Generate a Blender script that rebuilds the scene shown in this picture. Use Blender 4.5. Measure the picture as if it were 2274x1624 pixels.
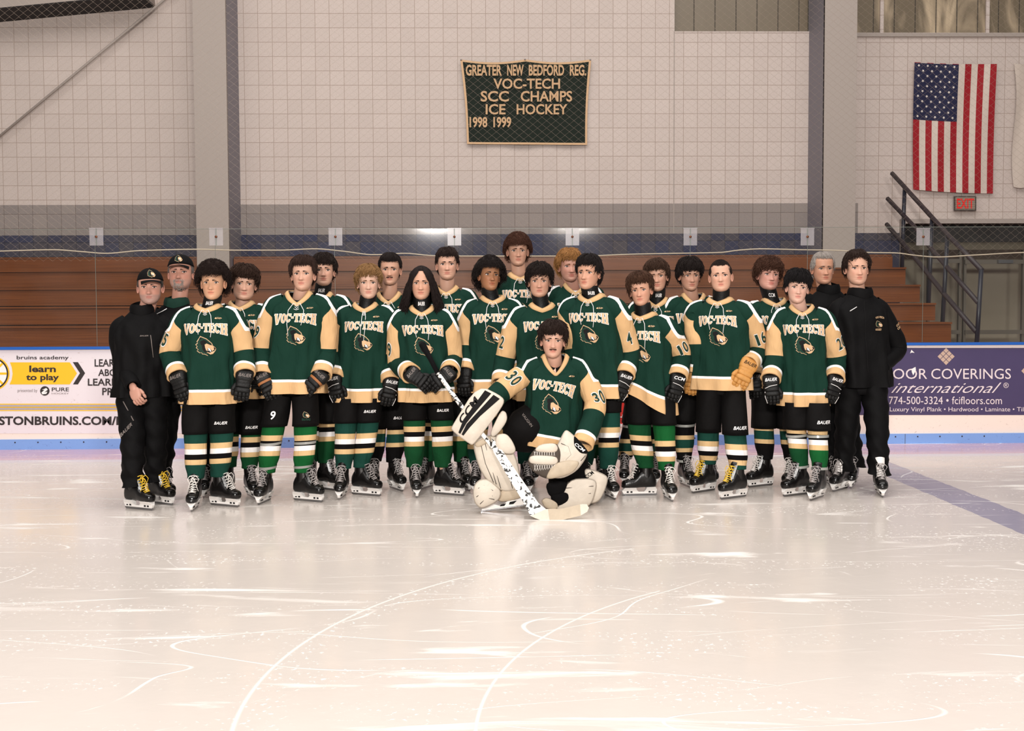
import bpy, math, random
from mathutils import Vector, Matrix
from mathutils.geometry import tessellate_polygon
PI = math.pi
scene = bpy.context.scene
for o in list(bpy.data.objects): bpy.data.objects.remove(o, do_unlink=True)
COL = scene.collection

# ------------------------------------------------------------------ camera
FPX = 2600.0
CAMH = 1.5
PITCH = math.atan(131.5 / FPX); YAW = math.radians(1.2); ROLL = math.radians(-0.24)
RM = (Matrix.Rotation(-YAW, 3, 'Z') @ Matrix.Rotation(PI/2 - PITCH, 3, 'X') @ Matrix.Rotation(ROLL, 3, 'Z'))
camd = bpy.data.cameras.new('camera'); cam = bpy.data.objects.new('camera', camd); COL.objects.link(cam)
camd.sensor_width = 36; camd.lens = 36 * FPX / 2274; camd.clip_end = 200
cam.matrix_world = Matrix.Translation((0, 0, CAMH)) @ RM.to_4x4()
scene.camera = cam
def ray(px, py): return RM @ Vector(((px - 1137) / FPX, -(py - 812) / FPX, -1))
def at(px, py, Y):
    d = ray(px, py); return Vector((0, 0, CAMH)) + d * (Y / d.y)
def ground(px, py):
    d = ray(px, py); return Vector((0, 0, CAMH)) + d * (-CAMH / d.z)

# ------------------------------------------------------------------ world, lights, exposure
w = bpy.data.worlds.new('world'); scene.world = w; w.use_nodes = True
w.node_tree.nodes['Background'].inputs[0].default_value = (1.0, 0.94, 0.90, 1)
w.node_tree.nodes['Background'].inputs[1].default_value = 0.24
def area(name, loc, target, size, power, col, sy=None):
    l = bpy.data.lights.new(name, 'AREA'); l.energy = power; l.color = col; l.size = size
    if sy: l.shape = 'RECTANGLE'; l.size_y = sy
    o = bpy.data.objects.new(name, l); COL.objects.link(o); o.location = loc
    o.rotation_euler = (Vector(target) - Vector(loc)).to_track_quat('-Z', 'Y').to_euler(); return o
area('flash_lamp', (-1.3, -4.6, 3.95), (0, 9.5, 1.2), 0.7, 1400, (1, .955, .91))
area('flash_lamp', (2.2, -4.6, 3.95), (0, 9.5, 1.2), 0.7, 620, (1, .955, .91))
area('arena_ambient', (0, 8.6, 9.5), (0, 9.6, 0), 14, 1150, (1, .955, .925), 7)
area('arena_ambient', (0, 1.0, 10.5), (0, 3.0, 0), 14, 420, (1, .965, .93), 6)  # unseen second overhead source, added to make up for dimmer world light
scene.view_settings.view_transform = 'Standard'
scene.view_settings.look = 'None'
scene.view_settings.gamma = 1
scene.view_settings.use_curve_mapping = False
scene.view_settings.exposure = -0.17

# ------------------------------------------------------------------ materials
def lin(c):
    r = []
    for v in c:
        v /= 255.0
        r.append(v / 12.92 if v <= .04045 else ((v + .055) / 1.055) ** 2.4)
    return (r[0], r[1], r[2], 1)
def mat(name, rgb, rough=.7, metal=0, noise=.0, nscale=40, bump=0, bscale=200, emit=None, sss=0, spec=.5, sheen=0):
    m = bpy.data.materials.new(name); m.use_nodes = True; nt = m.node_tree; b = nt.nodes['Principled BSDF']
    c = lin(rgb); b.inputs['Base Color'].default_value = c
    b.inputs['Roughness'].default_value = rough; b.inputs['Metallic'].default_value = metal
    b.inputs['Specular IOR Level'].default_value = spec
    if sheen: b.inputs['Sheen Weight'].default_value = sheen
    if sss: b.inputs['Subsurface Weight'].default_value = sss; b.inputs['Subsurface Scale'].default_value = .01
    tc = nt.nodes.new('ShaderNodeTexCoord')
    if noise:
        n = nt.nodes.new('ShaderNodeTexNoise'); n.inputs['Scale'].default_value = nscale; n.inputs['Detail'].default_value = 5
        nt.links.new(tc.outputs['Object'], n.inputs['Vector'])
        mx = nt.nodes.new('ShaderNodeMix'); mx.data_type = 'RGBA'
        mx.inputs[6].default_value = tuple(v * (1 - noise) for v in c[:3]) + (1,)
        mx.inputs[7].default_value = tuple(min(1, v * (1 + noise)) for v in c[:3]) + (1,)
        nt.links.new(n.outputs['Fac'], mx.inputs[0]); nt.links.new(mx.outputs[2], b.inputs['Base Color'])
    if bump:
        n2 = nt.nodes.new('ShaderNodeTexNoise'); n2.inputs['Scale'].default_value = bscale; n2.inputs['Detail'].default_value = 4
        nt.links.new(tc.outputs['Object'], n2.inputs['Vector'])
        bp = nt.nodes.new('ShaderNodeBump'); bp.inputs['Strength'].default_value = bump; bp.inputs['Distance'].default_value = .01
        nt.links.new(n2.outputs['Fac'], bp.inputs['Height']); nt.links.new(bp.outputs[0], b.inputs['Normal'])
    if emit:
        b.inputs['Emission Color'].default_value = lin(emit[0]); b.inputs['Emission Strength'].default_value = emit[1]
    return m
GREEN = (17, 48, 38); GOLD = (207, 168, 122); WHITE = (240, 236, 234); BLACK = (10, 8, 9)
def ramp_mat(name, stops, yoke=False, rough=.85, scale=1.0, stripe_w=.02, base=GREEN):
    """stops: (pos, rgb) read along the 'a' attribute; yoke: white stripe where 0<b<w, base colour where b<0"""
    m = bpy.data.materials.new(name); m.use_nodes = True; nt = m.node_tree; L = nt.links; b = nt.nodes['Principled BSDF']
    b.inputs['Roughness'].default_value = rough; b.inputs['Specular IOR Level'].default_value = .12
    a = nt.nodes.new('ShaderNodeAttribute'); a.attribute_name = 'a'
    r = nt.nodes.new('ShaderNodeValToRGB'); r.color_ramp.interpolation = 'CONSTANT'
    els = r.color_ramp.elements
    while len(els) > 1: els.remove(els[-1])
    els[0].position = 0; els[0].color = lin(stops[0][1])
    for p, c in stops[1:]:
        e = els.new(p); e.color = lin(c)
    L.new(a.outputs['Fac'], r.inputs[0]); out = r.outputs[0]
    if yoke:
        bb = nt.nodes.new('ShaderNodeAttribute'); bb.attribute_name = 'b'
        lt = nt.nodes.new('ShaderNodeMath'); lt.operation = 'LESS_THAN'; lt.inputs[1].default_value = stripe_w
        L.new(bb.outputs['Fac'], lt.inputs[0])
        mx = nt.nodes.new('ShaderNodeMix'); mx.data_type = 'RGBA'; mx.inputs[7].default_value = lin(WHITE)
        L.new(lt.outputs[0], mx.inputs[0]); L.new(out, mx.inputs[6])
        l2 = nt.nodes.new('ShaderNodeMath'); l2.operation = 'LESS_THAN'; l2.inputs[1].default_value = 0
        L.new(bb.outputs['Fac'], l2.inputs[0])
        m2 = nt.nodes.new('ShaderNodeMix'); m2.data_type = 'RGBA'; m2.inputs[7].default_value = lin(base)
        L.new(l2.outputs[0], m2.inputs[0]); L.new(mx.outputs[2], m2.inputs[6]); out = m2.outputs[2]
    L.new(out, b.inputs['Base Color'])
    tc = nt.nodes.new('ShaderNodeTexCoord')
    n = nt.nodes.new('ShaderNodeTexNoise'); n.inputs['Scale'].default_value = 14; n.inputs['Detail'].default_value = 3; n.inputs['Distortion'].default_value = .6
    mp = nt.nodes.new('ShaderNodeMapping'); mp.inputs['Scale'].default_value = (1, 1, .35)
    L.new(tc.outputs['Object'], mp.inputs[0]); L.new(mp.outputs[0], n.inputs['Vector'])
    bp = nt.nodes.new('ShaderNodeBump'); bp.inputs['Strength'].default_value = .55; bp.inputs['Distance'].default_value = .025
    L.new(n.outputs['Fac'], bp.inputs['Height']); L.new(bp.outputs[0], b.inputs['Normal'])
    return m
M = {}
M['torso'] = ramp_mat('jersey_body_knit', [(0, GOLD), (.088, WHITE), (.108, GREEN)], True)
M['sleeve'] = ramp_mat('jersey_sleeve_knit', [(0, GREEN), (.02, GOLD), (.62, GREEN), (.89, WHITE), (.925, GOLD)], True)
G2 = (22, 62, 52); G3 = (16, 66, 36); G4 = (18, 84, 40); TAN = (212, 178, 130)
def sock(name, g, seq, w=.04, rough=.85):
    # 'a' = metres below stripe top + .5
    st = [(0, g)]; p = .5
    for c in seq: st.append((p, c)); p += w
    st.append((p, g)); return ramp_mat(name, st, rough=rough)
M['sockA'] = sock('striped_sock_teal', G2, [TAN, WHITE, BLACK, TAN])
M['sockB'] = sock('striped_sock_green', G3, [TAN, BLACK, WHITE, TAN])
M['sockD'] = sock('striped_sock_bright_green', G4, [TAN, BLACK, WHITE, TAN])
M['sockC'] = sock('striped_sock_black', BLACK, [TAN, G2, G2, TAN], .035)
M['gold'] = mat('gold_cloth', GOLD, .85, bump=.1, spec=.25)
M['white'] = mat('white_print', WHITE, .7, spec=.3)
M['letter'] = mat('gold_twill', (206, 170, 132), .75, spec=.3)
M['green'] = mat('green_cloth', GREEN, .85, noise=.15, spec=.25)
M['dkgreen'] = mat('dark_green_print', (20, 52, 40), .8, spec=.3)
M['blackprint'] = mat('black_print', BLACK, .8, spec=.3)
M['black'] = mat('black_cloth', (8, 7, 8), .85, noise=.25, nscale=30, bump=.25, bscale=60, spec=.14)
M['jacket'] = mat('black_shell_jacket', (7, 6, 7), .75, noise=.2, nscale=20, bump=.4, bscale=18, spec=.14)
M['pants'] = mat('black_hockey_pants', (10, 8, 8), .8, noise=.2, nscale=25, bump=.35, bscale=22, spec=.14)
M['glove'] = mat('black_glove_leather', (9, 8, 8), .55, bump=.3, bscale=90, spec=.3)
M['glovetan'] = mat('tan_glove_leather', (190, 134, 66), .6, noise=.12, bump=.3, bscale=60)
M['glovebrown'] = mat('brown_palm_leather', (150, 92, 45), .65, noise=.15, bump=.3, bscale=60)
M['boot'] = mat('black_skate_boot', (16, 14, 14), .28, noise=.2, bump=.12, bscale=50)
M['toecap'] = mat('black_toe_cap', (14, 13, 13), .15)
M['holder'] = mat('white_blade_holder', (232, 228, 224), .35)
M['steel'] = mat('skate_steel', (150, 150, 152), .25, metal=1)
M['lace'] = mat('white_laces', (225, 220, 214), .8)
M['lacegrey'] = mat('grey_laces', (165, 158, 156), .8)
M['laceyellow'] = mat('yellow_laces', (226, 186, 52), .8)
M['pad'] = mat('white_goalie_leather', (206, 195, 180), .55, noise=.16, nscale=14, bump=.35, bscale=30)
M['padwear'] = mat('scuffed_cream_leather', (184, 168, 146), .6, noise=.2, nscale=18, bump=.4, bscale=30)
M['seam'] = mat('dark_seam_piping', (70, 60, 52), .7)
M['grey'] = mat('grey_patch', (120, 110, 105), .7)
M['eyew'] = mat('eye_white', (215, 205, 200), .3)
M['iris'] = mat('iris_brown', (48, 32, 24), .25)
M['lash'] = mat('lash_dark', (38, 24, 20), .8)
M['tapewhite'] = mat('clear_shin_tape', (150, 150, 145), .25)

def skinmat():
    m = bpy.data.materials.new('skin'); m.use_nodes = True; nt = m.node_tree; b = nt.nodes['Principled BSDF']
    a = nt.nodes.new('ShaderNodeAttribute'); a.attribute_name = 'tint'
    nt.links.new(a.outputs['Color'], b.inputs['Base Color'])
    b.inputs['Roughness'].default_value = .5; b.inputs['Subsurface Weight'].default_value = .06
    b.inputs['Subsurface Radius'].default_value = (1, .35, .2); b.inputs['Subsurface Scale'].default_value = .008
    b.inputs['Specular IOR Level'].default_value = .35
    return m
M['skin'] = skinmat()
HAIRM = {}
def hairmat(rgb):
    if rgb not in HAIRM:
        HAIRM[rgb] = mat('hair_colour', rgb, .75, noise=.35, nscale=60, spec=.18)
    return HAIRM[rgb]

# ------------------------------------------------------------------ mesh builder
class MB:
    def __init__(s): s.v = []; s.f = []; s.m = []; s.at = {}
    def add(s, vs, fs, mi=0, **attrs):
        n = len(s.v); s.v += [tuple(p) for p in vs]; s.f += [tuple(i + n for i in f) for f in fs]; s.m += [mi] * len(fs)
        for k, vals in attrs.items():
            d = s.at.setdefault(k, {})
            for i, x in enumerate(vals): d[n + i] = x
        return s
    def box(s, c, size, R=None, mi=0, bev=0):
        x, y, z = [q / 2 for q in size]; c = Vector(c)
        pts = [Vector((i * x, j * y, k * z)) for k in (-1, 1) for j in (-1, 1) for i in (-1, 1)]
        if R is not None: pts = [R @ p for p in pts]
        return s.add([c + p for p in pts], [(0, 2, 3, 1), (4, 5, 7, 6), (0, 1, 5, 4), (2, 6, 7, 3), (0, 4, 6, 2), (1, 3, 7, 5)], mi)
    def grid(s, rows, closed=True, mi=0, cap=False, **attrs):
        R = len(rows); C = len(rows[0]); vs = [p for r in rows for p in r]; fs = []
        for i in range(R - 1):
            for j in range(C if closed else C - 1):
                k = (j + 1) % C
                fs.append((i * C + j, i * C + k, (i + 1) * C + k, (i + 1) * C + j))
        if cap:
            fs.append(tuple(range(C - 1, -1, -1))); fs.append(tuple((R - 1) * C + j for j in range(C)))
        return s.add(vs, fs, mi, **attrs)
    def tube(s, path, rad, n=8, mi=0, cap=True, ref=None):
        path = [Vector(p) for p in path]
        if not isinstance(rad, (list, tuple)): rad = [rad] * len(path)
        rows = []; N = None
        for i, p in enumerate(path):
            t = (path[min(i + 1, len(path) - 1)] - path[max(i - 1, 0)])
            if t.length < 1e-9: t = Vector((0, 0, 1))
            t.normalize()
            if N is None:
                r = Vector(ref) if ref else (Vector((0, 0, 1)) if abs(t.z) < .8 else Vector((0, 1, 0)))
                N = (r - t * r.dot(t)).normalized()
            else:
                N = (N - t * N.dot(t))
                N = N.normalized() if N.length > 1e-6 else t.orthogonal().normalized()
            B = t.cross(N); r = rad[i]
            rx, ry = r if isinstance(r, (list, tuple)) else (r, r)
            rows.append([p + N * (rx * math.cos(2 * PI * k / n)) + B * (ry * math.sin(2 * PI * k / n)) for k in range(n)])
        return s.grid(rows, True, mi, cap)
    def sup(s, c, r, e=1.0, R=None, nu=14, nv=9, mi=0):
        """superellipsoid; e<1 boxy"""
        c = Vector(c); rows = []
        def pw(x): return math.copysign(abs(x) ** e, x)
        for i in range(nv + 1):
            a = -PI / 2 + PI * i / nv; row = []
            ca = max(abs(math.cos(a)), 1e-3) ** e; sa = pw(math.sin(a))
            for j in range(nu):
                b = 2 * PI * j / nu
                p = Vector((r[0] * ca * pw(math.cos(b)), r[1] * ca * pw(math.sin(b)), r[2] * sa))
                if R is not None: p = R @ p
                row.append(c + p)
            rows.append(row)
        return s.grid(rows, True, mi, True)
    def prism(s, poly, fn, d0, d1, mi=0):
        """poly 2D list; fn(x,y,d)->3D"""
        n = len(poly); a = [fn(x, y, d0) for x, y in poly]; b = [fn(x, y, d1) for x, y in poly]
        tr = tessellate_polygon([[Vector((x, y, 0)) for x, y in poly]])
        fs = [tuple(t) for t in tr] + [tuple(n + i for i in t[::-1]) for t in tr]
        fs += [(i, (i + 1) % n, n + (i + 1) % n, n + i) for i in range(n)]
        return s.add(a + b, fs, mi)
    def flat(s, vs2, fs, fn, mi=0): return s.add([fn(x, y) for x, y in vs2], fs, mi)
    def poly(s, poly, fn, mi=0, sub=0):
        tr = [tuple(t) for t in tessellate_polygon([[Vector((x, y, 0)) for x, y in poly]])]
        vs, fs = list(poly), tr
        for _ in range(sub): vs, fs = subdiv(vs, fs)
        return s.flat(vs, fs, fn, mi)
    def cushion(s, poly, fn, d0, d1, mi=0, inset=.1, steps=4):
        """rounded pad: outline poly in 2D, back at depth d0, puffed front at d1"""
        n = len(poly); cx = sum(p[0] for p in poly) / n; cy = sum(p[1] for p in poly) / n
        rows = [[fn(cx + (x - cx) * .92, cy + (y - cy) * .92, d0) for x, y in poly]]
        for k in range(steps + 1):
            a = PI / 2 * k / steps; f = 1 - inset * (1 - math.cos(a)); dd = d0 + (d1 - d0) * (.35 + .65 * math.sin(a))
            rows.append([fn(cx + (x - cx) * f, cy + (y - cy) * f, dd) for x, y in poly])
        rows.append([fn(cx + (x - cx) * .45, cy + (y - cy) * .45, d1 + (d1 - d0) * .08) for x, y in poly])
        return s.grid(rows, True, mi, True)
    def build(s, name, mats, parent=None, smooth=True, sharp=None):
        me = bpy.data.meshes.new(name); me.from_pydata(s.v, [], s.f)
        if not isinstance(mats, (list, tuple)): mats = [mats]
        for m in mats: me.materials.append(m)
        if len(mats) > 1: me.polygons.foreach_set('material_index', s.m)
        for k, d in s.at.items():
            if k == 'tint':
                A = me.attributes.new(k, 'FLOAT_COLOR', 'POINT'); buf = []
                for i in range(len(s.v)): c = d.get(i, (.5, .3, .2)); buf += [c[0], c[1], c[2], 1]
                A.data.foreach_set('color', buf)
            else:
                A = me.attributes.new(k, 'FLOAT', 'POINT'); A.data.foreach_set('value', [d.get(i, 0.) for i in range(len(s.v))])
        if smooth:
            me.polygons.foreach_set('use_smooth', [True] * len(me.polygons))
            if sharp: me.set_sharp_from_angle(angle=math.radians(sharp))
        me.validate(); me.update()
        o = bpy.data.objects.new(name, me); COL.objects.link(o)
        if parent: o.parent = parent
        return o
def subdiv(vs, fs):
    vs = list(vs); mid = {}; out = []
    def m(a, b):
        k = (min(a, b), max(a, b))
        if k not in mid: mid[k] = len(vs); vs.append(((vs[a][0] + vs[b][0]) / 2, (vs[a][1] + vs[b][1]) / 2))
        return mid[k]
    for a, b, c in fs:
        x, y, z = m(a, b), m(b, c), m(c, a)
        out += [(a, x, z), (x, b, y), (z, y, c), (x, y, z)]
    return vs, out
TX = {}
def text(s, bold=0.0, shear=0.0):
    """flat glyph triangles normalised to the unit box"""
    k = (s, bold, shear)
    if k in TX: return TX[k]
    c = bpy.data.curves.new('t', 'FONT'); c.body = s; c.offset = bold; c.shear = shear; c.resolution_u = 3; c.fill_mode = 'BOTH'
    o = bpy.data.objects.new('t', c); COL.objects.link(o)
    dg = bpy.context.evaluated_depsgraph_get(); e = o.evaluated_get(dg); me = e.to_mesh()
    vs = [(v.co.x, v.co.y) for v in me.vertices]; fs = []
    for p in me.polygons:
        q = list(p.vertices)
        for i in range(1, len(q) - 1): fs.append((q[0], q[i], q[i + 1]))
    e.to_mesh_clear(); bpy.data.objects.remove(o, do_unlink=True); bpy.data.curves.remove(c)
    x0 = min(v[0] for v in vs); x1 = max(v[0] for v in vs); y0 = min(v[1] for v in vs); y1 = max(v[1] for v in vs)
    vs = [((x - x0) / (x1 - x0), (y - y0) / (y1 - y0)) for x, y in vs]
    TX[k] = (vs, fs, (x1 - x0) / (y1 - y0)); return TX[k]
for t_ in [('BAUER', .012, .35), ('CCM', .02, .25), ('SP', .01, .3), ('2', .02, 0), ('9', .02, 0), ('1', .02, 0), ('5', .02, 0), ('4', .02, 0), ('0', .02, 0), ('3', .02, 0), ('6', .02, 0)]: text(*t_)
def tpx(mb, s, x0, y0, x1, y1, Y, bold=.0, shear=0., mi=0, bend=None):
    vs, fs, _ = text(s, bold, shear)
    mb.flat(vs, fs, lambda u, v: at(x0 + (x1 - x0) * u, y1 + (y0 - y1) * v + (bend(u) if bend else 0), Y), mi)
def tag(o, label=None, cat=None, group=None, kind=None):
    if label: o['label'] = label
    if cat: o['category'] = cat
    if group: o['group'] = group
    if kind: o['kind'] = kind
    return o
def empty(name, loc):
    o = bpy.data.objects.new(name, None); COL.objects.link(o); o.location = loc; o.empty_display_size = .2; return o
def herm(keys, t):
    """smooth interpolation of rows (t, v0, v1, ...)"""
    n = len(keys)
    if t <= keys[0][0]: return list(keys[0][1:])
    if t >= keys[-1][0]: return list(keys[-1][1:])
    i = 0
    while keys[i + 1][0] < t: i += 1
    t0, t1 = keys[i][0], keys[i + 1][0]; h = t1 - t0; u = (t - t0) / h; out = []
    for c in range(1, len(keys[0])):
        p0, p1 = keys[i][c], keys[i + 1][c]
        def sl(j):
            if j <= 0: return (keys[1][c] - keys[0][c]) / (keys[1][0] - keys[0][0])
            if j >= n - 1: return (keys[-1][c] - keys[-2][c]) / (keys[-1][0] - keys[-2][0])
            a = (keys[j][c] - keys[j - 1][c]) / (keys[j][0] - keys[j - 1][0]); b = (keys[j + 1][c] - keys[j][c]) / (keys[j + 1][0] - keys[j][0])
            if a * b <= 0: return 0
            return 2 * a * b / (a + b)
        m0, m1 = sl(i), sl(i + 1); u2, u3 = u * u, u ** 3
        out.append((2*u3 - 3*u2 + 1) * p0 + (u3 - 2*u2 + u) * h * m0 + (-2*u3 + 3*u2) * p1 + (u3 - u2) * h * m1)
    return out
def sm(a, b, x):
    x = max(0, min(1, (x - a) / (b - a))); return x * x * (3 - 2 * x)
# ------------------------------------------------------------------ setting: ice, wall, columns
YB = ground(1137, 991).y          # face of the rink boards
YG = YB + .05                     # glass
YN = YB + .28                     # netting
YW = 17.0                         # masonry wall
def nnode(nt, t, **k):
    n = nt.nodes.new(t)
    for a, v in k.items(): setattr(n, a, v)
    return n
def ice_material():
    m = bpy.data.materials.new('skated_ice'); m.use_nodes = True; nt = m.node_tree; L = nt.links; b = nt.nodes['Principled BSDF']
    geo = nt.nodes.new('ShaderNodeNewGeometry')
    def math_(op, a, c=None, clamp=False):
        n = nt.nodes.new('ShaderNodeMath'); n.operation = op; n.use_clamp = clamp
        for i, x in enumerate((a, c)):
            if x is None: continue
            if isinstance(x, (int, float)): n.inputs[i].default_value = x
            else: L.new(x, n.inputs[i])
        return n.outputs[0]
    def noise(scale, detail=2, rot=0, sc=(1, 1, 1), dist=0, loc=(0, 0, 0)):
        mp = nt.nodes.new('ShaderNodeMapping'); mp.inputs['Rotation'].default_value = (0, 0, rot); mp.inputs['Scale'].default_value = sc; mp.inputs['Location'].default_value = loc
        L.new(geo.outputs['Position'], mp.inputs[0]); n = nt.nodes.new('ShaderNodeTexNoise'); n.inputs['Scale'].default_value = scale
        n.inputs['Detail'].default_value = detail; n.inputs['Distortion'].default_value = dist; L.new(mp.outputs[0], n.inputs['Vector']); return n.outputs['Fac']
    def contour(n, lv, w): # 1 on the iso line
        d = math_('ABSOLUTE', math_('SUBTRACT', n, lv)); return math_('SUBTRACT', 1, math_('DIVIDE', d, w), True)
    tot = None
    for (s, rot, sc, lv, w, ms, thr, loc) in [
        (.42, .25, (.45, 1.5, 1), .5, .0010, 1.1, .50, (0, 0, 0)), (.40, -.45, (.4, 1.5, 1), .47, .0009, .9, .51, (3, 7, 1)),
        (.45, 1.0, (.4, 1.3, 1), .52, .0010, 1.2, .53, (9, 2, 4)), (.36, .05, (.35, 1.9, 1), .5, .0013, .9, .50, (5, 5, 9)),
        (.40, 2.4, (.4, 1.4, 1), .45, .0009, 1.0, .52, (1, 8, 6)), (.5, .6, (.3, 1.8, 1), .5, .0009, 1.2, .51, (11, 3, 2)),
        (.55, -.15, (.3, 2.2, 1), .5, .0016, 1.4, .56, (2, 13, 5)), (.6, .35, (.3, 2.0, 1), .55, .0012, 1.5, .54, (21, 3, 5))]:
        c = contour(noise(s, 1.0, rot, sc, 0, loc), lv, w)
        k = math_('MULTIPLY', c, math_('MULTIPLY', math_('SUBTRACT', noise(ms, 3, 0, (1, 1, 1), 0, loc), thr - .03), 14, True))
        tot = k if tot is None else math_('MAXIMUM', tot, k)
    sn = math_('MULTIPLY', math_('SUBTRACT', noise(38, 4, 0), .60), 12, True)
    mask = math_('MULTIPLY', math_('SUBTRACT', noise(1.8, 5, .3, (.45, 1.5, 1), .8), .48), 6, True)
    snow = math_('MULTIPLY', sn, mask)
    drift = math_('MULTIPLY', math_('MULTIPLY', math_('SUBTRACT', noise(2.6, 8, .2, (.3, 1.9, 1), 1.0), .60), 9, True), .75)
    # two long carved arcs swept by a skate
    sep = nt.nodes.new('ShaderNodeSeparateXYZ'); L.new(geo.outputs['Position'], sep.inputs[0])
    def arc(cx, cy, r, w):
        dx = math_('SUBTRACT', sep.outputs[0], cx); dy = math_('SUBTRACT', sep.outputs[1], cy)
        rr = math_('SQRT', math_('ADD', math_('MULTIPLY', dx, dx), math_('MULTIPLY', dy, dy)))
        d = math_('ABSOLUTE', math_('SUBTRACT', rr, r)); return math_('SUBTRACT', 1, math_('DIVIDE', d, w), True)
    arcs = math_('MULTIPLY', math_('MAXIMUM', arc(2.02, 4.42, 2.95, .012), arc(2.7, 4.0, 2.75, .010)), math_('LESS_THAN', sep.outputs[0], .9))
    arcs = math_('MULTIPLY', arcs, .6)
    arcsn = math_('MULTIPLY', math_('MULTIPLY', arc(2.02, 4.42, 2.9, .17), sn), math_('LESS_THAN', sep.outputs[0], .9))
    tot = math_('MULTIPLY', tot, .85)
    allm = math_('MAXIMUM', math_('MAXIMUM', math_('MAXIMUM', tot, snow), drift), math_('MAXIMUM', arcs, arcsn))
    # ice colour: base, pink band at the boards, painted blue line
    base = nt.nodes.new('ShaderNodeMix'); base.data_type = 'RGBA'; base.inputs[6].default_value = lin((203, 194, 186)); base.inputs[7].default_value = lin((219, 210, 203))
    L.new(noise(.5, 4), base.inputs[0]); col = base.outputs[2]
    def over(fac, rgb, col):
        mx = nt.nodes.new('ShaderNodeMix'); mx.data_type = 'RGBA'; mx.inputs[7].default_value = lin(rgb); L.new(fac, mx.inputs[0]); L.new(col, mx.inputs[6]); return mx.outputs[2]
    col = over(math_('MULTIPLY', math_('GREATER_THAN', sep.outputs[1], YB - 1.08), .8), (214, 205, 210), col)
    col = over(math_('MULTIPLY', math_('GREATER_THAN', sep.outputs[1], YB - .90), .9), (216, 168, 172), col)
    g1 = ground(2274, 1165); g2 = ground(1995, 1050)
    # blue line runs square to the boards
    bx = (g1.x + g2.x) / 2
    lm = math_('LESS_THAN', math_('ABSOLUTE', math_('SUBTRACT', math_('ADD', sep.outputs[0], math_('MULTIPLY', math_('SUBTRACT', noise(5, 2), .5), .05)), bx)), .17)
    lm = math_('MULTIPLY', math_('MULTIPLY', lm, math_('LESS_THAN', sep.outputs[1], YB - 1.3)), .66)
    col = over(lm, (112, 112, 148), col)
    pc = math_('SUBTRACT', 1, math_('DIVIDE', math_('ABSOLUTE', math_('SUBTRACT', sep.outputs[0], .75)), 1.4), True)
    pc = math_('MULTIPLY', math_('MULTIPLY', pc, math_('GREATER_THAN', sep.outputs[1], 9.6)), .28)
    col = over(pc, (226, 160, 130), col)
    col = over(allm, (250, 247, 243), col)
    L.new(col, b.inputs['Base Color'])
    rg = math_('ADD', math_('ADD', .10, math_('MULTIPLY', noise(3, 5), .14)), math_('MULTIPLY', allm, .5)); L.new(rg, b.inputs['Roughness'])
    b.inputs['IOR'].default_value = 1.31; b.inputs['Specular IOR Level'].default_value = .6
    bp = nt.nodes.new('ShaderNodeBump'); bp.inputs['Strength'].default_value = .25; bp.inputs['Distance'].default_value = .006
    hh = math_('ADD', math_('MULTIPLY', noise(9, 4), .7), allm); L.new(hh, bp.inputs['Height']); L.new(bp.outputs[0], b.inputs['Normal'])
    return m
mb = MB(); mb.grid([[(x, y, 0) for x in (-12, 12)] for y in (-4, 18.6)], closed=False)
tag(mb.build('floor', ice_material(), smooth=False), kind='structure')

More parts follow.
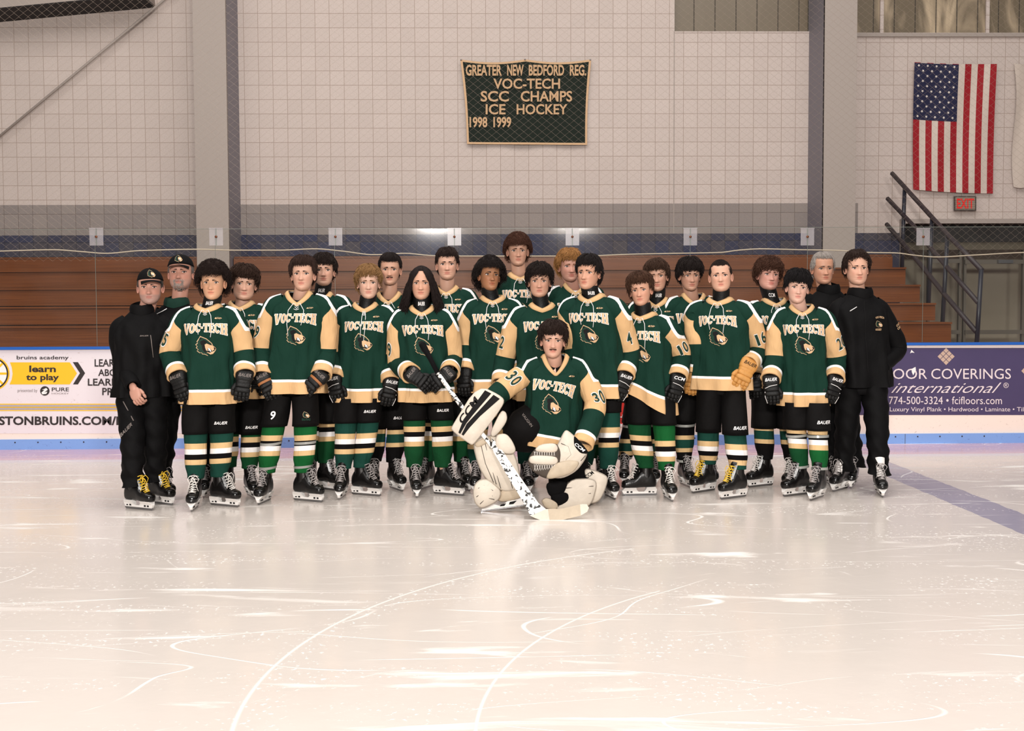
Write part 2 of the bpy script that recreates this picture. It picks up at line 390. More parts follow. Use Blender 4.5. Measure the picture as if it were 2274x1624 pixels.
def block_mat(name, c1, c2, mortar, rough=.8, cell=.2032, mort=.0045, patches=None):
    m = bpy.data.materials.new(name); m.use_nodes = True; nt = m.node_tree; L = nt.links; b = nt.nodes['Principled BSDF']
    geo = nt.nodes.new('ShaderNodeNewGeometry'); sep = nt.nodes.new('ShaderNodeSeparateXYZ'); cmb = nt.nodes.new('ShaderNodeCombineXYZ')
    L.new(geo.outputs['Position'], sep.inputs[0]); L.new(sep.outputs[0], cmb.inputs[0]); L.new(sep.outputs[2], cmb.inputs[1])
    br = nt.nodes.new('ShaderNodeTexBrick'); br.offset = 0; br.offset_frequency = 2; br.squash = 1
    br.inputs['Scale'].default_value = 1; br.inputs['Brick Width'].default_value = cell; br.inputs['Row Height'].default_value = cell
    br.inputs['Mortar Size'].default_value = mort; br.inputs['Mortar Smooth'].default_value = .3; br.inputs['Bias'].default_value = 0
    br.inputs['Color1'].default_value = lin(c1); br.inputs['Color2'].default_value = lin(c2); br.inputs['Mortar'].default_value = lin(mortar)
    L.new(cmb.outputs[0], br.inputs['Vector'])
    n = nt.nodes.new('ShaderNodeTexNoise'); n.inputs['Scale'].default_value = 60; n.inputs['Detail'].default_value = 6; L.new(geo.outputs['Position'], n.inputs['Vector'])
    mx = nt.nodes.new('ShaderNodeMix'); mx.data_type = 'RGBA'; mx.blend_type = 'MULTIPLY'; mx.inputs[0].default_value = .25
    L.new(br.outputs['Color'], mx.inputs[6]); L.new(n.outputs['Color'], mx.inputs[7])
    n2 = nt.nodes.new('ShaderNodeMix'); n2.data_type = 'RGBA'; n2.blend_type = 'MULTIPLY'; n2.inputs[0].default_value = .25
    rr = nt.nodes.new('ShaderNodeValToRGB'); rr.color_ramp.elements[0].color = (.55, .55, .55, 1); rr.color_ramp.elements[0].position = .3; rr.color_ramp.elements[1].position = .7
    L.new(n.outputs['Fac'], rr.inputs[0]); L.new(br.outputs['Color'], n2.inputs[6]); L.new(rr.outputs[0], n2.inputs[7])
    L.new(n2.outputs[2], b.inputs['Base Color']); b.inputs['Roughness'].default_value = rough
    bp = nt.nodes.new('ShaderNodeBump'); bp.inputs['Strength'].default_value = .35; bp.inputs['Distance'].default_value = .01
    inv = nt.nodes.new('ShaderNodeMath'); inv.operation = 'SUBTRACT'; inv.inputs[0].default_value = 1; L.new(br.outputs['Fac'], inv.inputs[1])
    ad = nt.nodes.new('ShaderNodeMath'); ad.operation = 'ADD'; L.new(inv.outputs[0], ad.inputs[0]); L.new(n.outputs['Fac'], ad.inputs[1])
    L.new(ad.outputs[0], bp.inputs['Height']); L.new(bp.outputs[0], b.inputs['Normal'])
    return m
M['cmu'] = block_mat('white_block', (206, 192, 184), (201, 187, 179), (168, 150, 138))
M['cmug'] = block_mat('grey_block', (150, 140, 134), (140, 131, 127), (116, 104, 98))
M['cmub'] = block_mat('dark_blue_grey_block', (76, 70, 76), (40, 46, 78), (46, 42, 50), cell=.2032)
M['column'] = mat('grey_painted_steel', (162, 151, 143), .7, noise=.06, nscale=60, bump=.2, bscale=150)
M['colside'] = mat('blue_grey_column_side', (128, 124, 132), .6, noise=.05, nscale=60)  # column sides, darker and bluer than the front faces
zg1 = at(1137, 453, YW).z; zg0 = at(1137, 520, YW).z
xd0 = at(1997, 600, YW).x; zd1 = at(2100, 488, YW).z          # door opening edge and head
xw1 = at(1498, 40, YW).x; xw2 = at(1800, 40, YW).x; zw = at(1650, 70, YW).z; xw3 = at(1899, 40, YW).x; zw3 = at(2100, 73, YW).z
mb = MB(); XL, XR, ZT = -11, 11, 7.0
def wq(x0, x1, z0, z1, mi):
    if x1 > x0 and z1 > z0: mb.add([(x0, YW, z0), (x1, YW, z0), (x1, YW, z1), (x0, YW, z1)], [(0, 1, 2, 3)], mi)
for (x0, x1) in [(XL, xd0)]:
    wq(x0, x1, 0, zg0, 2)
xc2 = at(1905, 500, YW).x
wq(XL, xc2, zg0, zg1, 1); wq(xc2, xd0, zg0, zg1, 0); wq(xd0, XR, zd1, zg1, 0)
wq(XL, xw1, zg1, ZT, 0); wq(xw1, xw2, zg1, zw, 0); wq(xw2, xw3, zg1, ZT, 0); wq(xw3, XR, zg1, zw3, 0)
tag(mb.build('wall_back', [M['cmu'], M['cmug'], M['cmub']], smooth=False), kind='structure')
# thin control joint line in the wall and ledge lines
mb = MB(); jx = at(1497, 200, YW).x; mb.box((jx, YW - .003, (zg0 + zw) / 2), (.012, .006, zw - zg0)); z_ = at(2090, 82, YW).z; mb.box(((xw3 + XR) / 2, YW - .02, z_ + .02), (XR - xw3, .05, .05))
tag(mb.build('trim_1', M['column'], smooth=False), kind='structure')
# translucent corrugated strip windows
def panel_mat(name, c1, c2, sc):
    m = bpy.data.materials.new(name); m.use_nodes = True; nt = m.node_tree; L = nt.links; b = nt.nodes['Principled BSDF']
    geo = nt.nodes.new('ShaderNodeNewGeometry'); mp = nt.nodes.new('ShaderNodeMapping'); mp.inputs['Scale'].default_value = (1, 1, .35)
    n = nt.nodes.new('ShaderNodeTexNoise'); n.inputs['Scale'].default_value = sc; n.inputs['Detail'].default_value = 5; n.inputs['Distortion'].default_value = 1.5
    r = nt.nodes.new('ShaderNodeValToRGB'); r.color_ramp.elements[0].color = lin(c1); r.color_ramp.elements[0].position = .45; r.color_ramp.elements[1].color = lin(c2); r.color_ramp.elements[1].position = .68  # noise colours stand in for wavy reflections and light patches on the panels
    L.new(geo.outputs['Position'], mp.inputs[0]); L.new(mp.outputs[0], n.inputs['Vector']); L.new(n.outputs['Fac'], r.inputs[0]); L.new(r.outputs[0], b.inputs['Base Color'])
    b.inputs['Roughness'].default_value = .35; return m
for k, (x0, x1, z0, c2) in enumerate([(xw1, xw2, zw, (118, 106, 88)), (xw3, XR, zw3, (196, 176, 148))]):
    mb = MB(); step = .305; x = x0; pts = []
    while x < x1:
        xe = min(x + step, x1)
        mb.add([(x, YW + .10, z0), (xe - .015, YW + .10, z0), (xe - .015, YW + .10, ZT), (x, YW + .10, ZT)], [(0, 1, 2, 3)], 0)
        mb.add([(xe - .015, YW + .10, z0), (xe, YW + .10, z0), (xe, YW + .10, ZT), (xe - .015, YW + .10, ZT)], [(0, 1, 2, 3)], 1)
        x = xe
    mb.box(((x0 + x1) / 2, YW + .05, z0 - .01), (x1 - x0, .12, .02), mi=2)
    if k == 1:
        for q in (1.35, 2.02):
            mb.box((at(1962 if q < 2 else 2198, 40, YW).x, YW + .08, (z0 + ZT) / 2), (.05, .03, ZT - z0), mi=2)
    tag(mb.build('window_%d' % (k + 1), [panel_mat('translucent_panel', (112, 100, 82), c2, 2.2), mat('panel_seam', (66, 58, 48), .7), M['cmu']], smooth=False), kind='structure')
# columns
YC = 16.2
def column(xl, xr, name, side):
    a = at(xl, 500, YC).x; b = at(xr, 500, YC).x; mb = MB()
    mb.box(((a + b) / 2, YC + .03, ZT / 2), (b - a, .06, ZT))
    x = b - .06 if side > 0 else a + .06
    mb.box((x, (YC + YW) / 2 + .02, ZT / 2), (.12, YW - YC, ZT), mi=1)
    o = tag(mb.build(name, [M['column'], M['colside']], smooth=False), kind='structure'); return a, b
column(436, 508, 'column', 1); column(1828, 1899, 'column', -1)
# roof beam seen in the top left corner, wall brace
mb = MB(); p0 = at(-200, 36, YW - .3); p1 = at(330, -14, YW - .3)
dv = (p1 - p0).normalized(); nz = Vector((-dv.z, 0, dv.x))
for (a, b_, mi, yo) in [(.05, .9, 0, 0), (-.10, .05, 1, -.05), (-.115, -.10, 2, -.05)]:
    vs = []
    for yy in (-.3 + yo, .3):
        for q in (p0, p1):
            vs += [q + nz * a + Vector((0, yy, 0)), q + nz * b_ + Vector((0, yy, 0))]
    mb.add(vs, [(0, 1, 3, 2), (4, 6, 7, 5), (0, 2, 6, 4), (1, 5, 7, 3), (0, 4, 5, 1), (2, 3, 7, 6)], mi)
tag(mb.build('trim_2', [mat('rust_brown_roof', (110, 66, 34), .7), M['column'], mat('dark_gap', (30, 26, 26), .8)], smooth=False), kind='structure')
mb = MB(); mb.tube([at(-60, 352, YW - .12), at(470, -88, YW - .12)], .018, 10)
tag(mb.build('brace_rod', M['column']), 'thin diagonal steel brace rod across the white block wall, upper left', 'brace rod')

# ------------------------------------------------------------------ banner, flags, exit sign
YF = YW - .06
mb = MB(); cols = 60
def banner_xy(u, v):
    # u 0..1 across, v 0..1 down
    xt = 1022 + 291 * u; xb = 1037 + 267 * u
    sag = 6.5 * (math.sin(PI * ((u * 2) % 1)) ** 1.0)
    yt = 132 + sag; yb = 320 + 2 * u
    cu = 3 * math.sin(PI * v) * (1 if u < .5 else -1) * abs(1 - 2 * u)
    return xt + (xb - xt) * v + cu, yt + (yb - yt) * v
def bfn(u, v, off=0): 
    x, y = banner_xy(u, v); return at(x, y, YF - off - .012 * math.sin(u * 17) * v - .008 * math.sin(u * 9 + v * 4))
broot = empty('championship_banner', at(1167, 226, YF))
def local(root, fn): 
    l = root.location.copy(); return lambda *a: fn(*a) - l
bl = local(broot, bfn)
mb.grid([[bl(j / cols, i / 30) for j in range(cols + 1)] for i in range(31)], closed=False)
mb.build('cloth', mat('banner_green', (14, 26, 16), .9, noise=.2), broot)
mb = MB()
def strip(u0, v0, u1, v1, n):
    rows = []
    for i in range(n + 1):
        t = i / n; rows.append([bl(u0 + (u1 - u0) * t if u0 != u1 - 9 else 0, 0, .004)])
for (a, b) in [((0, .03), None)]: pass
bw = .017; bh = .024
n = 60
for (v0, v1) in ((0, bh), (1 - bh, 1)): mb.grid([[bl(j / n, v, .005) for j in range(n + 1)] for v in (v0, v1)], closed=False)
for (u0, u1) in ((0, bw), (1 - bw, 1)): mb.grid([[bl(u, j / 24, .005) for j in range(25)] for u in (u0, u1)], closed=False)
mb.build('border', M['letter'], broot, smooth=False)
mb = MB()
BT = mat('banner_letter', (196, 160, 122), .85)
def bt(s, X0, X1, Y0, Y1, bold=.02):
    x0, x1, y0, y1 = 1000 + X0 / 6.688, 1000 + X1 / 6.688, 110 + Y0 / 6.688, 110 + Y1 / 6.688
    vs, fs, _ = text(s, bold)
    l = broot.location
    mb.flat(vs, fs, lambda u, v: at(x0 + (x1 - x0) * u, y1 + (y0 - y1) * v, YF - .035) - l)
for s, a, b in (('GREATER', 230, 765), ('NEW', 845, 1090), ('BEDFORD', 1165, 1690), ('REG.', 1775, 2020)): bt(s, a, b, 225, 390, .03)
bt('VOC-TECH', 640, 1630, 430, 585)
for s, a, b in (('SCC', 450, 870), ('CHAMPS', 1045, 1810)): bt(s, a, b, 615, 775)
for s, a, b in (('ICE', 525, 820), ('HOCKEY', 985, 1740)): bt(s, a, b, 810, 965)
for s, a, b in (('1998', 285, 550), ('1999', 640, 905)): bt(s, a, b, 1000, 1160, .03)
mb.build('lettering', BT, broot, smooth=False)
mb = MB()
for (x, y) in ((1024, 133), (1166, 132), (1311, 133)): mb.sup(at(x, y, YF - .01) - broot.location, (.012,) * 3, 1, nu=8, nv=5)
mb.build('grommets', M['steel'], broot)
tag(broot, 'dark green champions banner with gold border and lettering, high on the white block wall', 'banner')

froot = empty('national_flag', at(2120, 280, YF)); fl = froot.location
def flag_xy(u, v): 
    x = (2031 + 183 * u) * (1 - v) + (2028 + 177 * u) * v; y = (138 + 4 * u) * (1 - v) + (421 + 9 * u) * v
    return x - 2 * math.sin(PI * v) , y + 2 * math.sin(u * PI)
def ffn(u, v, off=0):
    x, y = flag_xy(u, v); return at(x, y, YF - .02 - off - .015 * math.sin(u * 14 + v * 5) - .01 * math.sin(v * 11 + u * 6) * v) - fl
mb = MB()
for i in range(13):
    mb.grid([[ffn(i / 13 + j / 13 / 4, k / 40) for j in range(5)] for k in range(41)], closed=False, mi=i % 2)
mb.build('striped_cloth', [mat('flag_red', (150, 12, 26), .8), mat('flag_white', (205, 190, 178), .8)], froot)
mb = MB(); CU, CV = 7 / 13, .445
mb.grid([[ffn(CU * j / 14, CV * k / 18 + .004, .004) for j in range(15)] for k in range(19)], closed=False)
mb.build('canton', mat('flag_blue', (22, 24, 58), .8), froot)
mb = MB()
for r in range(11):
    for c in range(5 if r % 2 == 0 else 4):
        cu = CU * ((c + .5) / 5 + (0 if r % 2 == 0 else .1)); cv = CV * (r + .6) / 11.2; pl = []
        for k in range(10):
            rr = (.0125 if k % 2 == 0 else .005); a = PI * k / 5; pl.append((cu + rr * 1.5 * math.sin(a), cv + rr * math.cos(a)))
        mb.poly(pl, lambda x, y: ffn(x, y, .009))
mb.build('stars', mat('star_white', (225, 215, 205), .8), froot, smooth=False)
tag(froot, 'star spangled flag with vertical red and white stripes, on the wall above EXIT', 'flag')
mb = MB(); mb.grid([[at((2252 + 5 * math.sin(k / 4)) * (1 - j / 8) + 2330 * j / 8, 140 + 275 * k / 24 + 3 * math.sin(j), YF - .02 - .02 * math.sin(j * 1.6 + k * .2)) for j in range(9)] for k in range(25)], closed=False)
tag(mb.build('pale_banner', mat('pale_cloth', (198, 184, 172), .85)), 'pale cream banner cut off by the right edge, on the wall beside the striped flag', 'banner')

er = empty('exit_sign', at(2143, 452, YW - .06)); l = er.location
mb = MB(); mb.prism([(2118, 436), (2168, 436), (2168, 468), (2118, 468)], lambda x, y, d: at(x, y, YW - d) - l, 0, .10)
mb.build('housing', mat('sign_case', (70, 62, 56), .6), er, smooth=False)
mb = MB(); mb.prism([(2121.5, 438.5), (2165.5, 438.5), (2165.5, 465.5), (2121.5, 465.5)], lambda x, y, d: at(x, y, YW - d) - l, .10, .106)
mb.build('face_plate', mat('sign_face', (150, 136, 120), .6), er, smooth=False)
mb = MB(); vs, fs, _ = text('EXIT', .02); mb.flat(vs, fs, lambda u, v: at(2125 + 38 * u, 463.5 - 22.5 * v, YW - .112) - l)
mb.build('lettering', mat('exit_red', (215, 24, 18), .5, emit=((215, 30, 20), .35)), er, smooth=False)
mb = MB()
for k in range(6): mb.box(at(2143, 441 + k * 4.4, YW - .125) - l, (.30, .003, .003))
for k in range(2): mb.box(at(2119.5 + 47 * k, 452, YW - .12) - l, (.006, .006, .2))
mb.build('wire_guard', M['seam'], er, smooth=False)
tag(er, 'small wire caged EXIT sign with red letters, under the striped flag', 'sign')

# ------------------------------------------------------------------ doorway at right
zdf = 0; YD = 18.6
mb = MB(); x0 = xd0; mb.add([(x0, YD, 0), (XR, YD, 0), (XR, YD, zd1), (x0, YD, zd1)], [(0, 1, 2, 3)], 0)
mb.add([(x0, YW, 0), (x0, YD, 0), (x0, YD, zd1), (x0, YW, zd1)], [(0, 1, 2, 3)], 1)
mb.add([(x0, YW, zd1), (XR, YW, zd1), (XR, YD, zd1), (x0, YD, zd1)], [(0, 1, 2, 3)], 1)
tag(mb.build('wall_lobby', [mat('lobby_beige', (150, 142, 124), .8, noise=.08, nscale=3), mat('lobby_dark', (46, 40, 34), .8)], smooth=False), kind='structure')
mb = MB()
mb.box(((x0 + XR) / 2, YW - .03, at(2100, 492, YW).z), (XR - x0, .08, .065), mi=0)
mb.box((x0 + .02, YW, zd1 / 2), (.05, .1, zd1), mi=0)
z1 = at(2100, 497, YW).z; z2 = at(2100, 536, YW).z
mb.box(((x0 + XR) / 2, YW + .25, (z1 + z2) / 2), (XR - x0, .05, z1 - z2), mi=1)
z3 = at(2100, 553, YW).z
mb.box(((x0 + XR) / 2, YW + .3, (z2 + z3) / 2), (XR - x0, .05, z2 - z3), mi=3)
for px in (2062, 2131, 2142, 2272):
    mb.box((at(px, 600, YW + .4).x, YW + .4, 1.3), (.035, .06, 2.6), mi=2)
for (a, b_, y) in ((2062, 2131, 738), (2142, 2272, 738), (2062, 2131, 580), (2142, 2272, 582)):
    A = at(a, y, YW + .36); B = at(b_, y, YW + .36); mb.box(((A.x + B.x) / 2, YW + .36, A.z), (B.x - A.x, .05, .06), mi=2)
mb.box(at(2232, 581, YW + .3), (.22, .06, .05), mi=4)
o = tag(mb.build('door_1', [M['column'], mat('dark_transom', (26, 22, 20), .5), mat('door_frame_grey', (96, 90, 80), .5), mat('olive_panel', (92, 84, 68), .6), M['steel']], smooth=False), kind='structure')

# ------------------------------------------------------------------ bleachers
def wood_mat():
    m = bpy.data.materials.new('varnished_bleacher_wood'); m.use_nodes = True; nt = m.node_tree; L = nt.links; b = nt.nodes['Principled BSDF']
    geo = nt.nodes.new('ShaderNodeNewGeometry'); mp = nt.nodes.new('ShaderNodeMapping'); mp.inputs['Scale'].default_value = (.35, 4, 26)
    n = nt.nodes.new('ShaderNodeTexNoise'); n.inputs['Scale'].default_value = 3; n.inputs['Detail'].default_value = 8; n.inputs['Distortion'].default_value = 1.0
    r = nt.nodes.new('ShaderNodeValToRGB'); e = r.color_ramp.elements; e[0].position = .3; e[0].color = lin((100, 52, 20)); e[1].position = .72; e[1].color = lin((126, 70, 30))
    L.new(geo.outputs['Position'], mp.inputs[0]); L.new(mp.outputs[0], n.inputs['Vector']); L.new(n.outputs['Fac'], r.inputs[0]); L.new(r.outputs[0], b.inputs['Base Color'])
    b.inputs['Roughness'].default_value = .42; b.inputs['Specular IOR Level'].default_value = .4; return m
M['wood'] = wood_mat(); M['seatshade'] = mat('seat_shade_brown', (52, 30, 18), .7)
rows = [(14.3, 720), (14.82, 677), (15.36, 636), (15.9, 597), (16.42, 568)]
xr = at(2112, 740, 14.3).x; zprev = .95; bleach = empty('bleacher', (0, 14.3, 0)); bl0 = bleach.location
prev_t = None
for k, (Y, py) in enumerate(rows):
    zt = at(1137, py, Y).z; mb = MB()
    z0 = zprev + (.012 if k else 0)
    cuts = [(-11, xr)] if k < 4 else [(-11, at(436, 580, YC).x - .02), (at(508, 580, YC).x + .02, at(1826, 580, YC).x - .02), (at(1901, 580, YC).x + .02, xr)]
    for (a, b_) in cuts:
        mb.box(((a + b_) / 2, Y + .015 - 14.3, (z0 + zt - .03) / 2), (b_ - a, .03, zt - .03 - z0))
    mb.build('riser', M['wood'], bleach, smooth=False)
    mb = MB()
    for (a, b_) in cuts:
        mb.box(((a + b_) / 2, Y + .25 - 14.3 - .015, zt - .012), (b_ - a, .53 if k < 4 else .4, .024))
    mb.build('seat_board', M['wood'], bleach, smooth=False)
    mb = MB(); mb.box(((-11 + xr) / 2, Y + .022 - 14.3, zt - .03), (xr + 11, .02, .012));  # dark strip stands in for the shadow line between riser and seat board
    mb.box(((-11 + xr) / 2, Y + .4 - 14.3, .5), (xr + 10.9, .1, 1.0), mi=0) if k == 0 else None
    mb.build('seat_shade_strip', M['seatshade'], bleach, smooth=False)
    zprev = zt
tag(bleach, 'long varnished brown wood bleacher in stepped rows behind the rink glass', 'bleachers')
# small notch box seen on the third row
# handrails
hr = empty('stair_handrail', at(2100, 760, 14.6)); hl = hr.location
RAILM = mat('dark_painted_rail', (52, 42, 46), .45); POSTM = mat('dark_steel_post', (40, 40, 50), .35)
rails = [[(1981, 385, 16.5), (2070, 483, 15.4), (2104, 521, 14.9), (2180, 600, 13.9)],
         [(1971, 441, 16.5), (2028, 501, 15.9), (2067, 551, 15.4), (2102, 592, 14.9), (2172, 672, 13.9)],
         [(1969, 498, 16.5), (2052, 597, 15.5), (2097, 653, 14.9), (2167, 736, 13.9)]]
for r in rails:
    mb = MB(); mb.tube([at(*p) - hl for p in r], (.032), 6); mb.build('rail', RAILM, hr)
for (a, b_) in [((2009, 417, 16.15), (2003, 596, 16.15)), ((2070, 483, 15.4), (2062, 676, 15.4)), ((2104, 523, 14.9), (2093, 718, 14.9)), ((2179, 599, 13.9), (2167, 800, 13.9))]:
    mb = MB(); p = at(*a) - hl; q = at(*b_) - hl; mb.tube([p, (q.x, p.y, q.z)], .027, 10); mb.build('post', POSTM, hr)
tag(hr, 'dark steel stair handrail descending beside the bleacher end, in front of the doorway', 'handrail')

# ------------------------------------------------------------------ rink boards
ZB = at(1137, 769, YB).z
def scuff_mat(name, rgb, rgb2, dens=.62):
    m = bpy.data.materials.new(name); m.use_nodes = True; nt = m.node_tree; L = nt.links; b = nt.nodes['Principled BSDF']
    geo = nt.nodes.new('ShaderNodeNewGeometry'); mp = nt.nodes.new('ShaderNodeMapping'); mp.inputs['Scale'].default_value = (1, 1, 2.2); mp.inputs['Rotation'].default_value = (0, .25, 0)
    n = nt.nodes.new('ShaderNodeTexNoise'); n.inputs['Scale'].default_value = 26; n.inputs['Detail'].default_value = 4; n.inputs['Distortion'].default_value = 1.5
    r = nt.nodes.new('ShaderNodeValToRGB'); e = r.color_ramp.elements; e[0].position = dens; e[0].color = lin(rgb); e[1].position = dens + .06; e[1].color = lin(rgb2)
    L.new(geo.outputs['Position'], mp.inputs[0]); L.new(mp.outputs[0], n.inputs['Vector']); L.new(n.outputs['Fac'], r.inputs[0]); L.new(r.outputs[0], b.inputs['Base Color'])
    b.inputs['Roughness'].default_value = .4; return m
boards = empty('rink_boards', (0, YB, 0)); bo = boards.location
mb = MB(); mb.box((0, .06, ZB / 2), (22, .12, ZB)); mb.build('panel', scuff_mat('cream_board_plastic', (242, 227, 214), (200, 180, 165), .66), boards, smooth=False)
zk = at(1137, 969, YB).z
mb = MB(); mb.box((0, -.01, zk / 2), (22, .03, zk)); KP = mb.build('kick_plate', scuff_mat('blue_kick_plate', (124, 162, 222), (90, 116, 175), .66), boards, smooth=False)
mb = MB()
for k in range(-22, 23): mb.tube([(k * .2415 + .05, -.025, zk - .03), (k * .2415 + .05, -.029, zk - .03)], .0075, 8)
mb.build('screws', mat('screw_dark', (50, 34, 30), .5, metal=.5), KP)
mb = MB(); mb.box((0, .05, ZB + .002), (22, .16, .028)); mb.build('cap_rail', mat('blue_cap_rail', (30, 92, 178), .35), boards, smooth=False)
mb = MB(); g = at(1839, 880, YB); mb.box((g.x, -.006, (ZB + zk) / 2), (.035, .02, ZB - zk)); g2 = at(1839, 975, YB); mb.box((g2.x, -.028, zk / 2), (.05, .01, zk)); mb.build('gate_post', mat('deep_blue_gate', (24, 80, 165), .4), boards, smooth=False)
mb = MB(); mb.box((at(2008, 980, YB).x, -.0255, zk / 2), (.004, .004, zk)); mb.build('seam', M['seam'], boards, smooth=False)
# left advertisement
ad = MB(); yb = YB - .002
def q(mb_, x0, y0, x1, y1, Y, mi=0): mb_.add([at(x0, y1, Y) - bo, at(x1, y1, Y) - bo, at(x1, y0, Y) - bo, at(x0, y0, Y) - bo], [(0, 1, 2, 3)], mi)
def tb(mb_, s, x0, y0, x1, y1, Y, bold=0, shear=0, mi=0):
    vs, fs, _ = text(s, bold, shear); mb_.flat(vs, fs, lambda u, v: at(x0 + (x1 - x0) * u, y1 + (y0 - y1) * v, Y) - bo, mi)
q(ad, -120, 778, 430, 963, YB - .003)
AD = ad.build('advert_sheet', scuff_mat('white_vinyl', (228, 220, 224), (198, 184, 184), .66), boards, smooth=False)
ad = MB(); Y1, Y2, Y3 = YB - .005, YB - .007, YB - .009
f_ = lambda x, y: at(x, y, Y1) - bo
ad.poly([(22, 805), (155, 805), (171, 829.5), (155, 854), (21, 854), (26, 843), (28, 830), (26, 816)], f_, 1)
ad.poly([(161.5, 804.5), (173, 804.5), (189, 829), (173, 854), (162, 854), (177.5, 829)], f_, 0)
def disc(mb_, cx, cy, r, Y, mi, n=40): mb_.poly([(cx + r * math.cos(2 * PI * k / n), cy + r * math.sin(2 * PI * k / n)) for k in range(n)], lambda x, y: at(x, y, Y) - bo, mi)
disc(ad, -17, 830, 38.5, Y1, 1); disc(ad, -17, 830, 35.5, Y1 - .001, 0); disc(ad, -17, 830, 32, Y1 - .002, 2)
for k in range(8):
    a = k * PI / 4; dx, dy = math.cos(a), math.sin(a)
    ad.poly([(-17 + dx * 8 - dy * 2.5, 830 + dy * 8 + dx * 2.5), (-17 + dx * 8 + dy * 2.5, 830 + dy * 8 - dx * 2.5), (-17 + dx * 32 + dy * 2.5, 830 + dy * 32 - dx * 2.5), (-17 + dx * 32 - dy * 2.5, 830 + dy * 32 + dx * 2.5)], lambda x, y: at(x, y, Y1 - .003) - bo, 1)
for (y, h, c) in ((898, 2.2, 1), (900.6, .8, 0), (903.2, .8, 0), (905, 2, 1), (907, .8, 0), (909.5, .8, 0), (912, 2.2, 1)): q(ad, -120, y - h / 2, 430, y + h / 2, Y1, c)
disc(ad, 99.5, 868.5, 10.5, Y1, 0)
ad.poly([(93, 866), (103, 862), (106, 866), (98, 872), (105, 870), (103, 875), (94, 876), (92, 872), (99, 866)], lambda x, y: at(x, y, Y2) - bo, 2)
for (s, a, b_, c, d, bo_, mi) in [('bruins academy', 37, 790, 152.5, 801, .012, 0), ('learn', 65, 812, 124, 827, .03, 0), ('to play', 58, 831, 131, 849, .03, 0),
    ('presented by', 39, 864, 83, 873, 0, 3), ('PURE', 115, 861, 153, 869.5, .01, 0), ('HOCKEY', 115, 872.5, 153, 876, 0, 3),
    ('LEARN', 210, 798, 268, 814.5, .02, 0), ('ABOUT', 218, 820, 284, 835.5, .02, 0), ('LEARN TO', 195, 841, 305, 857, .02, 0), ('PROGRAM', 227, 861.5, 330, 878, .02, 0),
    ('BOSTONBRUINS.COM/LEARN', -42, 925, 345, 944.5, .03, 0)]:
    tb(ad, s, a, b_, c, d, Y2, bo_, 0, mi)
ad.build('advert_print', [mat('ad_black', (42, 34, 34), .5), mat('ad_yellow', (245, 190, 32), .45), M['white'], mat('ad_grey', (130, 118, 116), .5)], AD, smooth=False)
# right advertisement
ad = MB(); q(ad, 1846, 773, 2420, 922, YB - .003)
AR = ad.build('advert_sheet', mat('purple_vinyl', (72, 62, 98), .4, noise=.08, nscale=6), boards, smooth=False)
ad = MB(); q(ad, 1846, 769.8, 2420, 771.8, YB - .004)
for i in range(3):
    for j in range(3):
        cx = 2101 + (i - j) * 6.6; cy = 792 + (i + j - 2) * 6.6; ad.poly([(cx, cy - 5.8), (cx + 5.8, cy), (cx, cy + 5.8), (cx - 5.8, cy)], f_, 1)
ad.poly([(2268, 824), (2285, 806), (2300, 824), (2285, 842)], f_, 1)
tb(ad, 'FLOOR', 1951, 819, 2059, 842, Y2, .0); tb(ad, 'COVERINGS', 2068, 819, 2245, 842, Y2, .0)
tb(ad, 'international', 1979, 850, 2224, 873, Y2, -.005, .6); tb(ad, '®', 2228, 850, 2240, 862, Y2)
tb(ad, '774-500-3324 • fcifloors.com', 1974, 881, 2225, 898, Y2, .0)
tb(ad, 'Luxury Vinyl Plank • Hardwood • Laminate • Tile', 1976, 904.5, 2281, 917, Y2, .0)
ad.poly([(2021, 785), (2024, 777), (2031, 784), (2025, 783)], f_, 2)
ad.poly([(2024, 820), (2033, 815), (2034, 822), (2028, 834), (2025, 827)], lambda x, y: at(x, y, Y3) - bo, 2)
ad.build('advert_print', [mat('ad_white', (228, 214, 216), .5), mat('ad_tan', (196, 168, 150), .5), M['white']], AR, smooth=False)
ad = MB(); q(ad, 1352, 890, 1394, 948, YB - .003)
AM = ad.build('advert_sheet', mat('red_vinyl', (214, 52, 44), .45), boards, smooth=False)
ad = MB(); tb(ad, 'CH.', 1356, 921, 1390, 932, YB - .006, .03); ad.poly([(1352, 940), (1368, 936), (1380, 942), (1394, 938), (1394, 948), (1352, 948)], lambda x, y: at(x, y, YB - .006) - bo); ad.build('advert_print', M['white'], AM, smooth=False)
tag(boards, 'white rink boards with blue cap rail, blue kick plate and printed adverts', 'rink boards')

